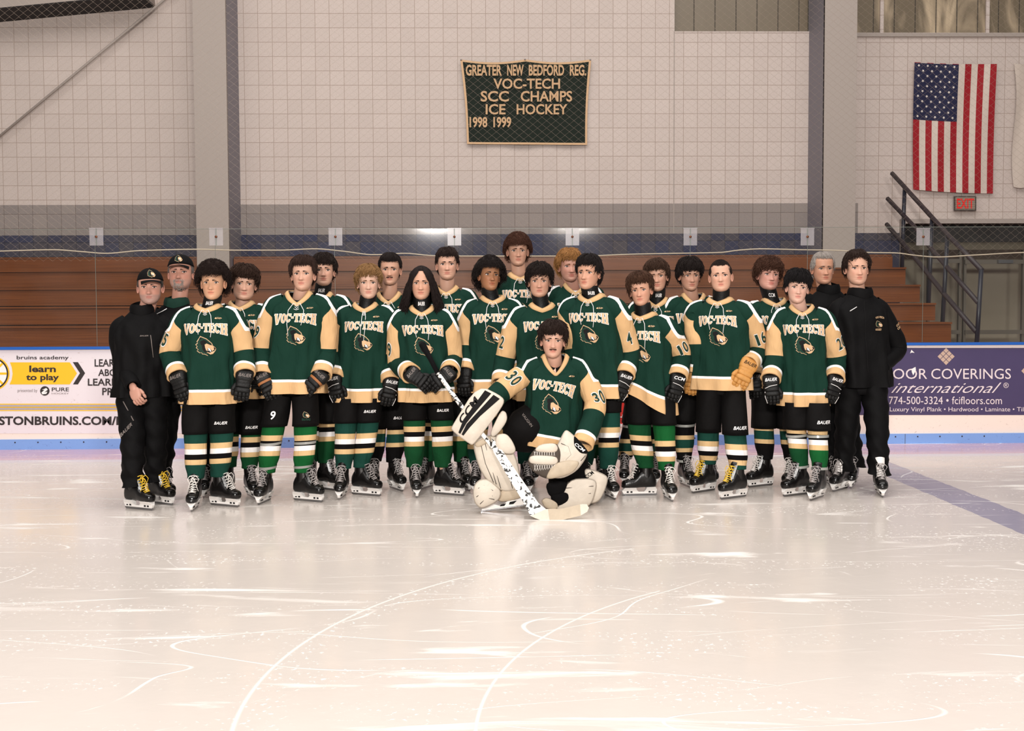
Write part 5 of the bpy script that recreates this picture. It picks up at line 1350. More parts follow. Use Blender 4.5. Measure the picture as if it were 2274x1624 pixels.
# ---- hair presets
def mop(**k): d = dict(st='mop', top=.032, side=.018, af=68, ab=122, n=560, curl=.004, wild=.35, len=.9, r=.0044); d['as'] = 90; d.update(k); return d
DB = (30, 18, 14); BK = (20, 14, 13); BR = (58, 36, 24); BL = (124, 92, 58); SB = (140, 98, 56); GR = (120, 112, 108)
def coach_logo(jer, ft):
    pass
def deco1(jer, ft):
    mb = MB(); mb.tube([ft(.065, -.19, .005), ft(.095, -.36, .006)], .0028, 6); mb.tube([ft(-.105, -.50, .006), ft(-.10, -.60, .006)], .0028, 6); mb.build('pocket_zip', M['grey'], jer)
    mb = MB(); vs, fs, _ = text('BAUER', .012, .35); mb.flat(vs, fs, lambda u, v: ft(-.01 + .06 * u, -.20 + .010 * v, .004)); mb.build('lettering', M['grey'], jer, smooth=False)
    mb = MB(); bear(mb, ft, .135, -.21, .06, .075); mb.build('emblem', EMB, jer, smooth=False)
def deco2(jer, ft):
    mb = MB(); vs, fs, _ = text('CCM', .02, .25); mb.flat(vs, fs, lambda u, v: ft(-.145 + .07 * u, -.165 + .022 * v, .004)); mb.build('lettering', M['white'], jer, smooth=False)
    mb = MB(); mb.tube([ft(-.19, -.10, .006), ft(-.14, -.06, .006), ft(-.10, -.03, .006)], .003, 5); mb.build('piping', M['white'], jer)
def deco23(jer, ft):
    mb = MB(); bear(mb, ft, .062, -.225, .065, .055, .0008, 1)
    vs, fs, _ = text('VOC-TECH', .02); mb.flat(vs, fs, lambda u, v: ft(.062 + .07 * u, -.205 + .016 * v - .02 * (u - .5) ** 2 * 4 * .4, .004), 0)
    vs, fs, _ = text('HOCKEY', .02); mb.flat(vs, fs, lambda u, v: ft(.062 + .055 * u, -.305 + .016 * v, .004), 0); mb.build('emblem', EMB, jer, smooth=False)
    mb = MB(); mb.tube([ft(-.135, -.145, .005), ft(-.085, -.105, .005)], .003, 5); mb.build('chest_zip', M['white'], jer)
    mb = MB(); mb.tube([ft(-.02, -.04 - .04 * k, .003) for k in range(16)], .002, 5); mb.build('front_zip', M['blackprint'], jer)
def arm23(sd, sl, Lg, slv):
    if sd < 0: return
    for s, y in (('COACH', .0), ('CARO', -.026)):
        mb = MB(); vs, fs, _ = text(s, .02); mb.flat(vs, fs, lambda u, v: sl(.36 - (y + .018 * v) / Lg, math.radians(20) + .085 * u / .086, .003))
        mb.build('lettering', M['letter'], slv, smooth=False)
def td1(pants, lp):
    mb = MB(); a = lp(0, .80); b = lp(0, .66); mb.tube([a + Vector((-.02, -.118, 0)), b + Vector((.045, -.108, 0))], .004, 6); mb.build('pocket_zip', M['grey'], pants)
    mb = MB(); vs, fs, _ = text('BAUER', .012, .35); c = lp(0, .57); mb.flat(vs, fs, lambda u, v: c + Vector((-.05 + .085 * u - .012 * v, -.120 + .01 * u, -.03 + .09 * u + .02 * v))); mb.build('lettering', M['grey'], pants, smooth=False)

PEOPLE = []
def A(_e, _w, _t, **k): return (_e, _w, _t, k)
# coaches
PEOPLE.append(dict(label='coach in black cap and black jacket with short grey stubble, leftmost person', coach=1, seed=1, y=1112, hx=312, cx=316, hem=882, col=(688, 700), eye=(330.5, 638), hyaw=10, hs=1.02, tone=SKINR, ws=1.0, yaw=14,
  F=dict(w=1.04, jaw=1.08, stubble=.5, stubc=(.19, .16, .15), squint=.8), hair=((72, 66, 62), None), cap=12, browc=(60, 46, 40), L=A((252, 790), (296, 862), (311, 902), g='bare', wd=-.24, td=-.28), R=A((372, 790), (366, 850), (366, 890), g='none', wd=.0),
  feet=[(303, 1131, 62), (352, 1119, 55)], lace='laceyellow', deco=deco1, tdeco=td1))
PEOPLE.append(dict(label='taller coach in black cap with grey goatee and white undershirt, behind the left coach', coach=1, seed=2, y=1096, hx=402, cx=394, hem=882, col=(672, 684), eye=(396.7, 604), hyaw=4, pitch=-6, hs=1.05, tone=(.64, .36, .28), ws=1.12, gcol=1,
  F=dict(w=1.06, jaw=1.12, stubble=.3, stubc=(.2, .16, .14), squint=.85), hair=((96, 88, 84), None), cap=0, browc=(70, 56, 48), L=A((338, 790), (370, 850), (380, 890), g='bare', wd=-.1), R=A((452, 790), (450, 850), (450, 890), g='none'),
  feet=[(362, 1108, 40), (462, 1100, 0)], deco=deco2, beard=([(0, .034, -.125, -.082), (.020, .034, -.085, -.055), (0, .026, -.062, -.053)], (150, 142, 136), 420, .011)))
PEOPLE.append(dict(label='player in number 15 jersey with big dark curly hair, beside the capped coaches', seed=3, y=1120, hx=465, cx=464, hem=897, col=(674, 688), eye=(468, 628), hyaw=2, tone=(.74, .46, .30), neck='BAUER', numL=('15', 52),
  hair=(DB, dict(st='afro', top=.058, side=.052, af=62, **{'as': 84}, ab=115, n=900, curl=.009, r=.0042)), L=A((362, 780), (396, 838), (414, 902), g='dim'), R=A((556, 778), (543, 835), (534, 898), g='dim'),
  feet=[(434, 1130, 3), (493, 1124, 62)], pb=960, st=985, sock='sockA', pw=[('BAUER', 1, .022, .07)], F=dict(w=1.0, jaw=1.0)))
PEOPLE.append(dict(label='player with messy brown hair and bare neck, behind and right of number 15', seed=4, y=1097, hx=540, cx=538, hem=885, col=(668, 685), eye=(543, 631), hyaw=14, roll=4, tone=SKIN2, F=dict(w=1.06, jaw=1.15),
  hair=((44, 28, 20), mop(top=.040, side=.034, af=66, n=700, curl=.006)), L=A((492, 770), (498, 830), (500, 895)), R=A((590, 770), (575, 830), (572, 893)), feet=[(505, 1100, -10), (556, 1103, 25)], pb=962, st=972, sock='sockB', lace='lacegrey', pw=[('BAUER', 1, .022, .05)]))
PEOPLE.append(dict(label='player with straight brown bangs, large 9 on sleeve and pants, two-tone brown gloves', seed=5, y=1110, hx=652, cx=665, hem=874, col=(646, 675), eye=(669, 608), hyaw=0, pitch=-5, tone=SKIN2, numL=('9', 40), ws=1.04, under='glove',
  hair=((46, 30, 24), mop(top=.030, side=.020, af=62, curl=.001, r=.0038, n=700, wild=.15, sweep=.1)), L=A((566, 775), (583, 838), (608, 886), g='two', nb=(.1, -1, .2)), R=A((740, 780), (712, 835), (668, 880), g='two', nb=(.1, -1, .4)),
  feet=[(590, 1115, -10), (678, 1113, 62)], pb=945, st=968, sock='sockD', tape=[985, 1040], lace='lacegrey', pw=[('9', 0, .065, .06)], pbear=1))
PEOPLE.append(dict(label='player with dark wavy hair and black neck guard, behind the banged number 9', seed=6, y=1084, hx=715, cx=713, hem=872, col=(648, 670), eye=(718, 600), hyaw=6, pitch=-5, tone=SKIN2, neck='EALER',
  hair=((30, 20, 16), mop(top=.032, side=.026, af=68, curl=.005)), L=A((668, 760), (672, 820), (670, 880)), R=A((762, 760), (752, 820), (747, 880)), feet=[(692, 1085, 0), (727, 1088, 50)], pb=938, st=938, sock='sockB', lace='lacegrey'))
PEOPLE.append(dict(label='player with wavy dark blond hair, black scarf style neck guard and white lettered gloves', seed=7, y=1094, hx=800, cx=812, hem=893, col=(671, 689), eye=(818, 628.5), hyaw=5, tone=(.76, .52, .41), neck='', browc=(96, 66, 44),
  hair=(BL, mop(top=.030, side=.026, af=60, peak=.12, curl=.007, n=620, sweep=.2)), lacekind=2, L=A((733, 780), (743, 843), (752, 902)), R=A((880, 785), (868, 850), (858, 912)), feet=[(762, 1104, -5), (807, 1100, 62)], pb=935, st=962, sock='sockA', lace='lacegrey', pw=[('BAUER', 1, .022, .08)]))
PEOPLE.append(dict(label='player with black cropped fringe and thin mustache, behind the blond and long-haired players', seed=8, y=1081, hx=866, cx=865, hem=872, col=(648, 672), eye=(865, 599), hyaw=2, tone=SKIN1,
  hair=((24, 16, 14), mop(top=.020, side=.012, af=60, curl=.001, wild=.15, n=620, r=.0034, **{'as': 84})), beard=([(-.01, .023, -.0605, -.0565)], (34, 22, 18), 260, .006), L=A((822, 765), (828, 830), (832, 890)), R=A((908, 765), (898, 830), (892, 890)), feet=[(832, 1085, 5), (877, 1087, 28)], pb=948, st=955, sock='sockC', lace='lacegrey', pw=[('BAUER', 1, .022, .08)]))
PEOPLE.append(dict(label='player with very long dark curly hair past the shoulders, gloves folded on a stick', seed=9, y=1102, hx=945, cx=938, hem=893, col=(678, 697), eye=(934.4, 629.5), hyaw=0, tone=(.70, .43, .31), neck='BAUER', numL=('9', 45),
  hair=((26, 17, 15), dict(st='long', top=.018, side=.030, af=44, **{'as': 80}, ab=120, n=620, curl=.007, r=.0046, fw=.9, peak=.30)), L=A((868, 802), (915, 832), (968, 872), g='dim', wd=-.20, td=-.26, nb=(-.2, -1, .5)), R=A((1020, 795), (996, 830), (950, 866), g='dim', wd=-.20, td=-.24, nb=(.2, -1, .5)),
  feet=[(921, 1100, 10), (990, 1099, 62)], pb=932, st=950, sock='sockB', lace='lacegrey', pw=[('BAUER', 1, .022, .07)]))
PEOPLE.append(dict(label='tall player with short dark textured hair and bare neck, behind the long-haired player', seed=10, y=1080, hx=992, cx=992, hem=872, col=(634, 652), eye=(993, 587), hyaw=2, pitch=-3, tone=SKIN2, F=dict(jaw=1.05),
  hair=((36, 24, 20), mop(top=.026, side=.010, af=60, curl=.004, r=.0036, n=700, **{'as': 80})), L=A((934, 750), (940, 820), (942, 880)), R=A((1058, 750), (1052, 820), (1046, 880)), feet=[(948, 1084, -25), (1028, 1086, 22)], pb=935, st=936, sock='sockB', lace='lacegrey'))
PEOPLE.append(dict(label='brown-skinned player with round dark curly hair, left of the tallest player', seed=11, y=1089, hx=1090, cx=1094, hem=872, col=(656, 671), eye=(1093, 610), hyaw=14, pitch=-6, roll=4, tone=SKIN4, neck='', F=dict(w=.97),
  hair=((26, 18, 16), dict(st='afro', top=.048, side=.058, af=62, **{'as': 92}, ab=122, n=900, curl=.009, r=.004)), numL=('1', 62), L=A((1018, 765), (1031, 828), (1030, 892), g='dim', w=''), R=A((1168, 770), (1160, 830), (1155, 890)), feet=[(1058, 1091, -5), (1118, 1090, 10)], pb=930, st=955, sock='sockA', lace='lacegrey'))
PEOPLE.append(dict(label='tallest player with curly brown hair, standing highest in the back row center', seed=12, y=1072, hx=1155, cx=1155, hem=858, col=(605, 619), eye=(1151, 557), hyaw=2, tone=SKIN1, ws=1.1,
  hair=((62, 36, 25), dict(st='afro', top=.044, side=.040, af=62, **{'as': 84}, ab=115, n=850, curl=.009, r=.0042)), L=A((1082, 740), (1090, 810), (1095, 870)), R=A((1240, 735), (1232, 810), (1222, 870)), feet=[(1125, 1072, 0), (1185, 1072, 0)], pb=925, st=945, sock='sockB', lace='lacegrey'))
PEOPLE.append(dict(label='number 2 player with wet dark curls and striped neck guard, directly behind the goalie', seed=13, y=1096, hx=1205, cx=1203, hem=890, col=(672, 688), eye=(1197.6, 625), hyaw=-3, tone=SKIN1, neck='', numL=('2', 40), F=dict(jaw=1.08), ws=1.06, lacekind=0,
  hair=((28, 19, 16), mop(top=.036, side=.026, af=66, curl=.010, n=560, r=.0040, ab=128)), L=A((1106, 795), (1112, 855), (1118, 915), g='none'), R=A((1292, 790), (1290, 855), (1286, 915), g='none'), feet=[(1168, 1091, 8), (1232, 1094, 0)], pb=930, st=955, sock='sockA', lace='lacegrey'))
PEOPLE.append(dict(label='player with curly sandy blond hair, face partly hidden behind the number 4 player', seed=14, y=1074, hx=1282, cx=1276, hem=865, col=(628, 652), eye=(1269, 592), hyaw=8, tone=SKINR, under='white', browc=(100, 66, 40), ws=.95,
  hair=(SB, mop(top=.036, side=.034, af=62, curl=.010, n=620, r=.004)), L=A((1222, 740), (1228, 810), (1230, 870)), R=A((1335, 740), (1330, 810), (1326, 870)), feet=[(1275, 1074, 0), (1334, 1077, 0)], pb=930, st=945, sock='sockB', lace='lacegrey'))
PEOPLE.append(dict(label='smiling number 4 player with dark fringe, turned to the left, right of the goalie', seed=15, y=1109, hx=1326, cx=1316, hem=884, col=(652, 668), eye=(1298, 606), hyaw=-26, pitch=-2, tone=(.70, .42, .30), neck='BAUER', yaw=-24, numR=('4', 34), ws=1.06,
  hair=((24, 17, 16), mop(top=.030, side=.016, af=64, curl=.002, n=600, wild=.3, sweep=-.2, ab=138)), L=A((1262, 780), (1266, 840), (1268, 900), g='dim', wd=.1, td=.1), R=A((1414, 785), (1386, 838), (1370, 896)), feet=[(1300, 1094, -5), (1352, 1104, 12)], pb=915, st=952, sock='sockA'))
PEOPLE.append(dict(label='shorter number 10 player with swept brown hair, hips angled, one bright green sock', seed=16, y=1103, hx=1440, cx=1432, hem=888, col=(693, 706), eye=(1419, 645), hyaw=-16, roll=-6, tone=(.72, .43, .31), neck='', yaw=-28, numR=('10', 42), tilt=-.13, hs=.96,
  hair=((62, 40, 28), mop(top=.038, side=.026, af=64, curl=.003, n=620, wild=.25, sweep=.35)), L=A((1392, 790), (1388, 845), (1392, 895), g='dim', wd=.0, td=0), R=A((1528, 788), (1504, 842), (1492, 902), w='CCM'), feet=[(1428, 1101, -86), (1482, 1108, 6)], pb=940, st=968, sock='sockB', sock2='sockD', st2=-.035))
PEOPLE.append(dict(label='player with brown layered hair, face half hidden behind number 10', seed=17, y=1074, hx=1452, cx=1458, hem=865, col=(660, 680), eye=(1458, 614), hyaw=-10, roll=-4, tone=SKIN1, neck='BAUER', yaw=-12,
  hair=((56, 38, 28), mop(top=.032, side=.026, af=64, curl=.005, ab=135, n=620)), L=A((1398, 755), (1396, 820), (1398, 880), g='dim'), R=A((1524, 765), (1514, 830), (1508, 885), g='dim', wd=.05), feet=[(1387, 1074, -8), (1450, 1075, 0)], pb=937, st=976, sock='sockC', tape=[945, 1018], lace='lacegrey'))
PEOPLE.append(dict(label='player with thick dark hair and bare neck, standing left of number 16 in the back', seed=18, y=1076, hx=1542, cx=1538, hem=865, col=(651, 675), eye=(1537, 613), hyaw=3, pitch=4, tone=(.62, .38, .28), ws=.98,
  hair=((26, 18, 16), mop(top=.036, side=.028, af=70, curl=.004, n=680)), L=A((1488, 750), (1496, 815), (1500, 875), g='dim'), R=A((1600, 760), (1594, 820), (1590, 880), g='dim'), feet=[(1521, 1079, 12), (1578, 1077, 0)], pb=935, st=966, sock='sockC', tape=[942, 1020], lace='lacegrey'))
PEOPLE.append(dict(label='stocky number 16 player with buzz cut, tan gloves and yellow skate laces', seed=19, y=1095, hx=1603, cx=1600, hem=866, col=(660, 673), eye=(1600, 612), hyaw=-12, pitch=-5, roll=-3, tone=(.76, .48, .36), neck='', yaw=-24, numR=('16', 30), ws=1.14, F=dict(w=1.02, jaw=1.08),
  hair=((34, 24, 20), dict(st='short', top=.010, side=.005, af=56, fw=.75, **{'as': 86}, ab=112, n=900, r=.0018, wild=.1, len=.25, curl=0)), L=A((1533, 765), (1538, 826), (1534, 882), g='tan', wd=.05, td=.02), R=A((1703, 775), (1661, 812), (1634, 876), g='tan', wd=-.16, td=-.22, gs=1.12, nb=(.1, -1, .2)),
  feet=[(1567, 1092, -52), (1634, 1106, -58)], pb=958, st=981, sock='sockA', lace='laceyellow', slope=.0, pw=[('BAUER', 1, .026, .045)], sockw=1.06))
PEOPLE.append(dict(label='player with curly brown hair looking aside, lettered black neck guard, between numbers 16 and 20', seed=20, y=1078, hx=1720, cx=1717, hem=862, col=(661, 677), eye=(1714, 610), hyaw=4, roll=5, pitch=-4, tone=(.70, .40, .33), neck='CCM', F=dict(jaw=1.12, w=1.04),
  hair=((62, 38, 27), mop(top=.040, side=.036, af=68, curl=.010, n=640, r=.004)), L=A((1664, 770), (1676, 838), (1680, 900), g='dim'), R=A((1772, 770), (1764, 835), (1756, 895), g='dim'), feet=[(1694, 1080, -60), (1757, 1084, -30)], pb=947, st=946, sock='sockC'))
PEOPLE.append(dict(label='slim smiling number 20 player with straight black bangs, right end of the players', seed=21, y=1100, hx=1786, cx=1780, hem=902, col=(676, 697), eye=(1774, 639), hyaw=-8, roll=5, tone=(.80, .54, .44), yaw=-12, numR=('20', 50), ws=.93, hs=.97,
  hair=((18, 14, 15), mop(top=.036, side=.026, af=72, curl=.001, n=760, wild=.2, r=.0036)), L=A((1706, 792), (1712, 845), (1717, 904)), R=A((1872, 795), (1853, 845), (1840, 906)), feet=[(1773, 1100, -60), (1817, 1107, -38)], pb=950, st=951, sock='sockB', sock2='sockD', tape=[966, 1035], lace='lacegrey', pw=[('BAUER', 1, .026, .055)], sockw=.92))
PEOPLE.append(dict(label='grey-haired older coach in dark zipped jacket, behind the right end', coach=1, seed=22, y=1074, hx=1845, cx=1838, hem=860, col=(642, 653), eye=(1834, 597), hyaw=0, hs=1.03, tone=(.62, .36, .25), ws=1.05, F=dict(w=1.0, jaw=1.05, squint=.75), browc=(80, 66, 58),
  hair=((140, 132, 126), mop(top=.018, side=.010, af=50, curl=.001, n=620, wild=.2, r=.0034)), L=A((1782, 755), (1800, 830), (1806, 870), g='none'), R=A((1896, 755), (1886, 830), (1880, 870), g='none'), feet=[(1845, 1078, 0), (1895, 1080, -25)]))
PEOPLE.append(dict(label='young coach with receding dark curls in black team jacket, hand in pocket, rightmost person', coach=1, seed=23, y=1092, hx=1914, cx=1908, hem=860, col=(650, 662), eye=(1909, 596), hyaw=-3, hs=1.04, tone=(.76, .48, .36), ws=1.14, F=dict(jaw=1.1, w=1.0, stubble=.12), browc=(50, 34, 28), yaw=6,
  hair=((40, 27, 22), mop(top=.026, side=.024, af=44, peak=.35, curl=.009, n=560, r=.004, ab=118)), L=A((1846, 765), (1866, 835), (1872, 870), g='none'), R=A((2010, 772), (1958, 815), (1940, 824), g='none', ed=.06, wd=-.10, td=-.10), feet=[(1869, 1088, -42), (1952, 1099, -8)], rim=True, deco=deco23, armdeco=arm23))
# ------------------------------------------------------------------ kneeling goalie
def goalie_gear(root, L, P, body, tone, under):
    rl = root.location
    def F(Y, cx=0): return lambda x, y, d=0: at(x, y, Y - d) - rl
    def cush(name, poly, Y, th, m, parent=root, inset=.10):
        mb = MB(); pl = []
        n = len(poly)
        pl = [Vector(p) for p in poly]
        for _ in range(2): pl = [q for i in range(len(pl)) for q in (pl[i] * .78 + pl[(i + 1) % len(pl)] * .22, pl[i] * .22 + pl[(i + 1) % len(pl)] * .78)]
        cx_ = sum(p.x for p in pl) / len(pl); cy_ = sum(p.y for p in pl) / len(pl); pl = [(cx_ + (p.x - cx_) * 1.03, cy_ + (p.y - cy_) * 1.03) for p in pl]
        mb.cushion(pl, F(Y), 0, th, 0, inset); return mb.build(name, m, parent, sharp=50)
    def txt(name, s, x0, y0, dx, dy, h, Y, m, parent, bold=.02, shear=.25):
        vs, fs, _ = text(s, bold, shear); d = Vector((dx, dy)); up = Vector((d.y, -d.x)).normalized() * h
        mb = MB(); f = F(Y); mb.flat(vs, fs, lambda u, v: f(x0 + dx * u + up.x * v, y0 + dy * u + up.y * v)); return mb.build(name, m, parent, smooth=False)
    def seams(lines, Y, parent, r=.0026):
        f = F(Y); mb = MB()
        for ln in lines: mb.tube([f(*p) for p in ln], r, 5)
        mb.build('stitching', M['seam'], parent)
    # pants: raised thigh coming forward, kneeling thigh going down
    mb = MB(); f = lambda x, y, Y: at(x, y, Y) - rl
    mb.tube([f(1232, 915, 8.86), f(1200, 935, 8.76), f(1170, 955, 8.68), f(1156, 972, 8.62), f(1153, 984, 8.58)], [(.15, .15), (.165, .165), (.172, .160), (.152, .142), (.10, .10)], 32)
    mb.tube([f(1238, 920, 8.90), f(1256, 980, 8.84), f(1262, 1050, 8.80), f(1262, 1098, 8.78), f(1262, 1106, 8.78)], [(.15, .17), (.15, .165), (.14, .155), (.125, .14), (.08, .09)], 32)
    pants = mb.build('goalie_pants', M['pants'], root)
    txt('lettering', 'VAUGHN', 1158, 921, 21, 28, 6, 8.475, M['grey'], pants, .0, 0)
    under([f(1235, 915, 8.88), f(1168, 965, 8.72), f(1110, 1010, 8.68), f(1112, 1095, 8.66)], [.09, .07, .05, .04])
    under([f(1238, 915, 8.9), f(1262, 1090, 8.80), f(1310, 1100, 8.98)], [.09, .07, .05])
    cush('knee_stack', [(1210, 1070), (1264, 1067), (1252, 1100), (1220, 1106)], 8.68, .10, M['black'])
    cush('knee_stack', [(1222, 1096), (1262, 1092), (1266, 1112), (1240, 1126), (1226, 1118)], 8.68, .10, M['black'])
    # upright pad
    Yp = 8.56
    sh = cush('leg_pad', [(1050, 984), (1070, 971), (1104, 967), (1138, 1000), (1150, 1032), (1158, 1086), (1118, 1094), (1082, 1070), (1062, 1034)], Yp, .13, M['pad'], inset=.09)
    kn = cush('knee_roll', [(1102, 966), (1124, 963), (1138, 980), (1146, 1000), (1140, 1008), (1118, 1008), (1100, 992)], 8.42, .07, M['pad'], sh)
    b1 = cush('boot_roll', [(1066, 1065), (1084, 1064), (1114, 1090), (1108, 1112), (1070, 1131), (1055, 1119), (1050, 1096), (1054, 1076)], Yp - .03, .15, M['pad'], sh)
    cush('instep', [(1108, 1088), (1158, 1082), (1163, 1106), (1104, 1118)], Yp, .10, M['padwear'], sh)
    seams([[(1086, 985), (1096, 1030), (1112, 1085)], [(1066, 980), (1078, 1030), (1096, 1072)], [(1075, 976), (1086, 1020), (1102, 1076)], [(1118, 1010), (1130, 1050), (1138, 1085)]], Yp - .137, sh)
    seams([[(1062, 1085), (1075, 1078), (1095, 1090)], [(1058, 1104), (1072, 1094), (1094, 1102)], [(1066, 1120), (1080, 1106), (1098, 1110)]], Yp - .188, b1)
    # goalie skate under the raised leg
    mb = MB(); fk = F(8.52); mb.prism([(1070, 1127), (1092, 1119), (1112, 1124), (1128, 1113), (1150, 1109), (1163, 1104), (1164, 1121), (1070, 1134)], fk, 0, .035); sk = mb.build('skate', M['holder'], root, smooth=False)
    mb = MB(); mb.prism([(1068, 1133), (1163, 1121), (1163, 1124), (1068, 1137)], fk, .012, .020); mb.build('blade', M['steel'], sk, smooth=False)
    mb = MB(); mb.prism([(1112, 1121), (1124, 1118), (1120, 1124), (1110, 1125)], fk, .034, .037); mb.prism([(1132, 1115), (1148, 1112), (1140, 1120), (1130, 1121)], fk, .034, .037); mb.build('cutout', M['blackprint'], sk, smooth=False)
    # pad folded out behind the kneeling leg
    p2 = cush('leg_pad', [(1262, 1065), (1312, 1063), (1326, 1072), (1316, 1112), (1304, 1127), (1238, 1132), (1233, 1126)], 8.72, .13, M['pad'], inset=.07)
    cush('pad_top', [(1296, 1040), (1318, 1044), (1346, 1056), (1350, 1066), (1342, 1092), (1330, 1114), (1306, 1121), (1318, 1084), (1322, 1070), (1300, 1062)], 8.84, .14, M['pad'], p2)
    cush('pad_toe', [(1201, 1112), (1214, 1104), (1240, 1118), (1236, 1133), (1212, 1130)], 8.64, .08, M['padwear'], p2)
    seams([[(1252, 1085), (1285, 1082), (1318, 1080)], [(1262, 1070), (1250, 1100), (1240, 1126)], [(1245, 1104), (1280, 1100), (1312, 1096)]], 8.585, p2)
    txt('lettering', 'CCM', 1303, 1064, 17, -12, 9, 8.69, M['blackprint'], p2, .02, -.2)
    # blocker
    Yk = 8.42
    bk = cush('blocker', [(1061, 856), (1118, 884), (1117, 902), (1052, 987), (1044, 986), (1003, 955), (1005, 946)], Yk, .055, M['pad'], inset=.05)
    fb = F(Yk - .0605); 
    mb = MB()
    for pl in ([(1077, 867), (1091, 874), (1050, 922), (1036, 940), (1022, 964), (1018, 961), (1029, 932), (1050, 904)], [(1096, 877), (1110, 886), (1066, 925), (1043, 950), (1029, 968), (1025, 965), (1036, 942), (1062, 914)]): mb.poly(pl, fb, 0, 0)
    mb.build('stripe', M['blackprint'], bk, smooth=False)
    txt('lettering', 'CCM', 1028, 942, 38, -54, 15, Yk - .062, M['blackprint'], bk, .03, .2)
    cush('blocker_palm', [(1088, 962), (1112, 912), (1124, 916), (1127, 934), (1108, 962), (1094, 972)], 8.47, .07, M['pad'], bk)
    cush('blocker_thumb', [(1052, 984), (1088, 968), (1092, 978), (1060, 996)], 8.46, .05, M['padwear'], bk)
    # catching glove
    Yc = 8.40
    cg = cush('catching_glove', [(1238, 990), (1253, 958), (1262, 957), (1292, 986), (1304, 1006), (1298, 1022), (1280, 1046), (1250, 1062), (1222, 1060), (1226, 1010)], Yc, .10, M['pad'], inset=.12)
    pk = cush('pocket', [(1172, 1026), (1178, 1010), (1196, 990), (1236, 984), (1247, 1006), (1240, 1044), (1222, 1064), (1204, 1060), (1180, 1044)], Yc - .03, .10, M['seam'], cg, .16)
    cush('finger_roll', [(1188, 998), (1200, 987), (1232, 984), (1240, 996), (1234, 1006), (1192, 1004)], Yc - .07, .08, M['pad'], cg)
    cush('finger_roll', [(1174, 1022), (1180, 1011), (1234, 1013), (1240, 1024), (1234, 1033), (1180, 1031)], Yc - .07, .09, M['pad'], cg)
    cush('cuff_roll', [(1228, 1030), (1262, 1022), (1290, 1026), (1270, 1052), (1226, 1064), (1210, 1062)], Yc - .05, .09, M['padwear'], cg)
    mb = MB(); f2 = F(Yc - .140)
    for k in range(9):
        x = 1186 + k * 5.4
        mb.tube([f2(x, 1003), f2(x + 3, 1013)], .0018, 4); mb.tube([f2(x + 3, 1003), f2(x, 1013)], .0018, 4)
        mb.tube([f2(x, 1031), f2(x + 4, 1047 - k * .8)], .0018, 4); mb.tube([f2(x + 4, 1031), f2(x, 1046 - k * .8)], .0018, 4)
    mb.build('webbing_lace', M['lace'], cg)
    lab = cush('cuff_label', [(1274, 968), (1282, 974), (1306, 1002), (1304, 1008), (1290, 1008), (1274, 996)], Yc - .075, .03, M['black'], cg)
    txt('lettering', 'CCM', 1275, 988, 21, 17, 7, Yc - .110, M['white'], lab, .03, .2)
    seams([[(1246, 985), (1262, 992), (1268, 1010), (1256, 1022)], [(1290, 1024), (1300, 1012)]], Yc - .106, cg)
PEOPLE.append(dict(label='kneeling goalie in number 30 jersey with white leg pads, in front of the team', seed=24, y=1126, hx=1226, cx=1232, hem=1000, col=(786, 832), eye=(1228.5, 757.6), hyaw=-2, roll=2, tone=(.74, .47, .36), goalie=goalie_gear, trot=-11, yaw=0, ws=1.02, tilt=-.05, hdy=-.05,
  numL=('30', 20), numR=('30', 22), lacekind=0, under='black', F=dict(jaw=.98), beard=([(-.01, .023, -.0605, -.0565)], (52, 34, 26), 260, .006),
  hair=((34, 22, 17), mop(top=.036, side=.026, af=68, curl=.003, n=660, wild=.4)), L=A((1106, 876), (1080, 912), (1070, 930), g='none', ed=-.12, wd=-.24, td=-.3), R=A((1322, 895), (1291, 992), (1270, 1014), g='none', ed=-.05, wd=-.26, td=-.3)))
for p_ in PEOPLE: person(p_)
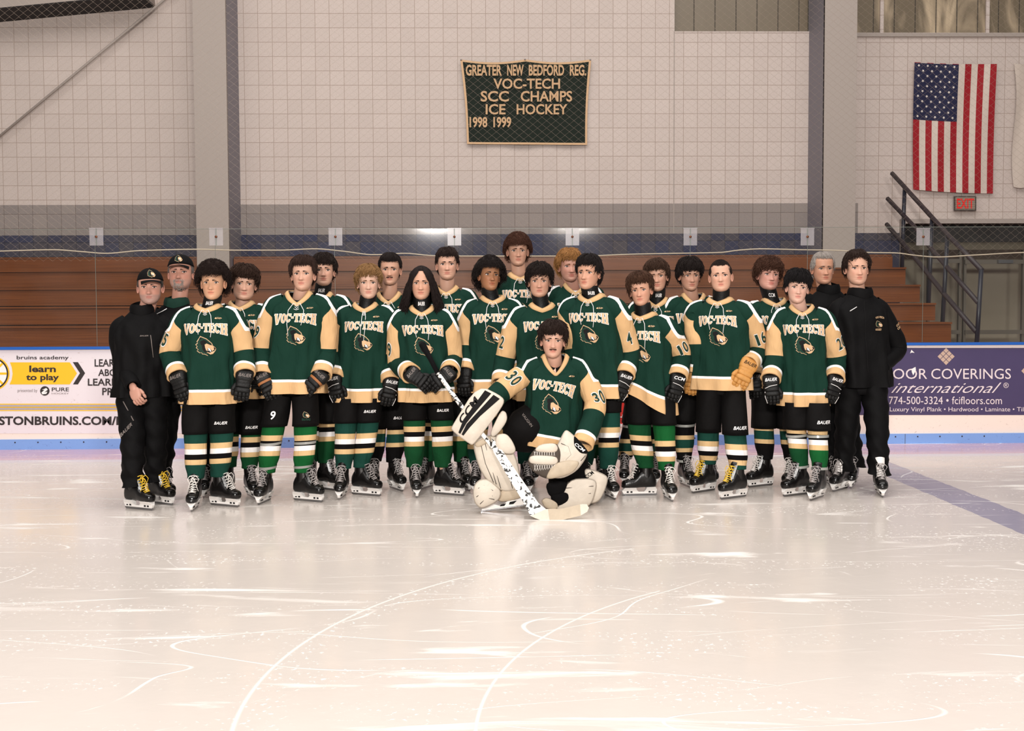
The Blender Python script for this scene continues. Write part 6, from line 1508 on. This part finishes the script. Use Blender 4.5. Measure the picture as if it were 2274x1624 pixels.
# goalie stick
def YS(y): return 8.16 + (1158 - y) * .00127 if y > 930 else 8.45 + (930 - y) * .0016
sr = empty('goalie_stick', at(1240, 1158, YS(1158))); sl_ = sr.location.copy()
def fs_(x, y, d=0): return at(x, y, YS(y) - d) - sl_
def paint_mat():
    m = mat('worn_white_stick_paint', (238, 234, 228), .4); nt = m.node_tree; b = nt.nodes['Principled BSDF']
    n = nt.nodes.new('ShaderNodeTexNoise'); n.inputs['Scale'].default_value = 26; n.inputs['Detail'].default_value = 5; n.inputs['Distortion'].default_value = 1.2
    tc = nt.nodes.new('ShaderNodeTexCoord'); nt.links.new(tc.outputs['Object'], n.inputs['Vector'])
    r = nt.nodes.new('ShaderNodeValToRGB'); e = r.color_ramp.elements; e[0].position = .54; e[0].color = lin((238, 234, 228)); e[1].position = .56; e[1].color = lin((26, 24, 24))
    nt.links.new(n.outputs['Fac'], r.inputs[0]); nt.links.new(r.outputs[0], b.inputs['Base Color']); return m
PM = paint_mat()
mb = MB(); mb.tube([fs_(970, 826), fs_(1000, 868), fs_(1050, 938), fs_(1100, 1000)], [(.011, .016)] * 4, 8, ref=(0, -1, 0)); mb.build('shaft', PM, sr)
mb = MB(); mb.tube([fs_(937, 764), fs_(939, 767), fs_(955, 796), fs_(972, 829)], [.026, .026, .018, .017], 12); mb.build('grip_tape', M['black'], sr)
mb = MB(); pd = [(1092, 974), (1104, 984), (1150, 1052), (1196, 1118), (1212, 1131), (1178, 1146), (1160, 1112), (1126, 1056), (1096, 1004)]
mb.prism(pd, fs_, -.013, .013); mb.build('paddle', PM, sr, smooth=False)
mb = MB(); mb.prism([(1212, 1131), (1250, 1130), (1292, 1120), (1303, 1120), (1308, 1128), (1304, 1137), (1288, 1146), (1235, 1158), (1208, 1158), (1188, 1151), (1178, 1146)], fs_, -.010, .012); mb.build('blade', M['pad'], sr, smooth=False)
mb = MB(); mb.prism([(1217, 1131.5), (1250, 1129.5), (1288, 1120.5), (1290, 1145.5), (1235, 1158.5), (1221, 1158.5)], fs_, -.012, .014)
mb.build('blade_tape', M['padwear'], sr, smooth=False)
tag(sr, 'white goalie stick with worn black paint and taped blade, held by the kneeling goalie', 'hockey stick')
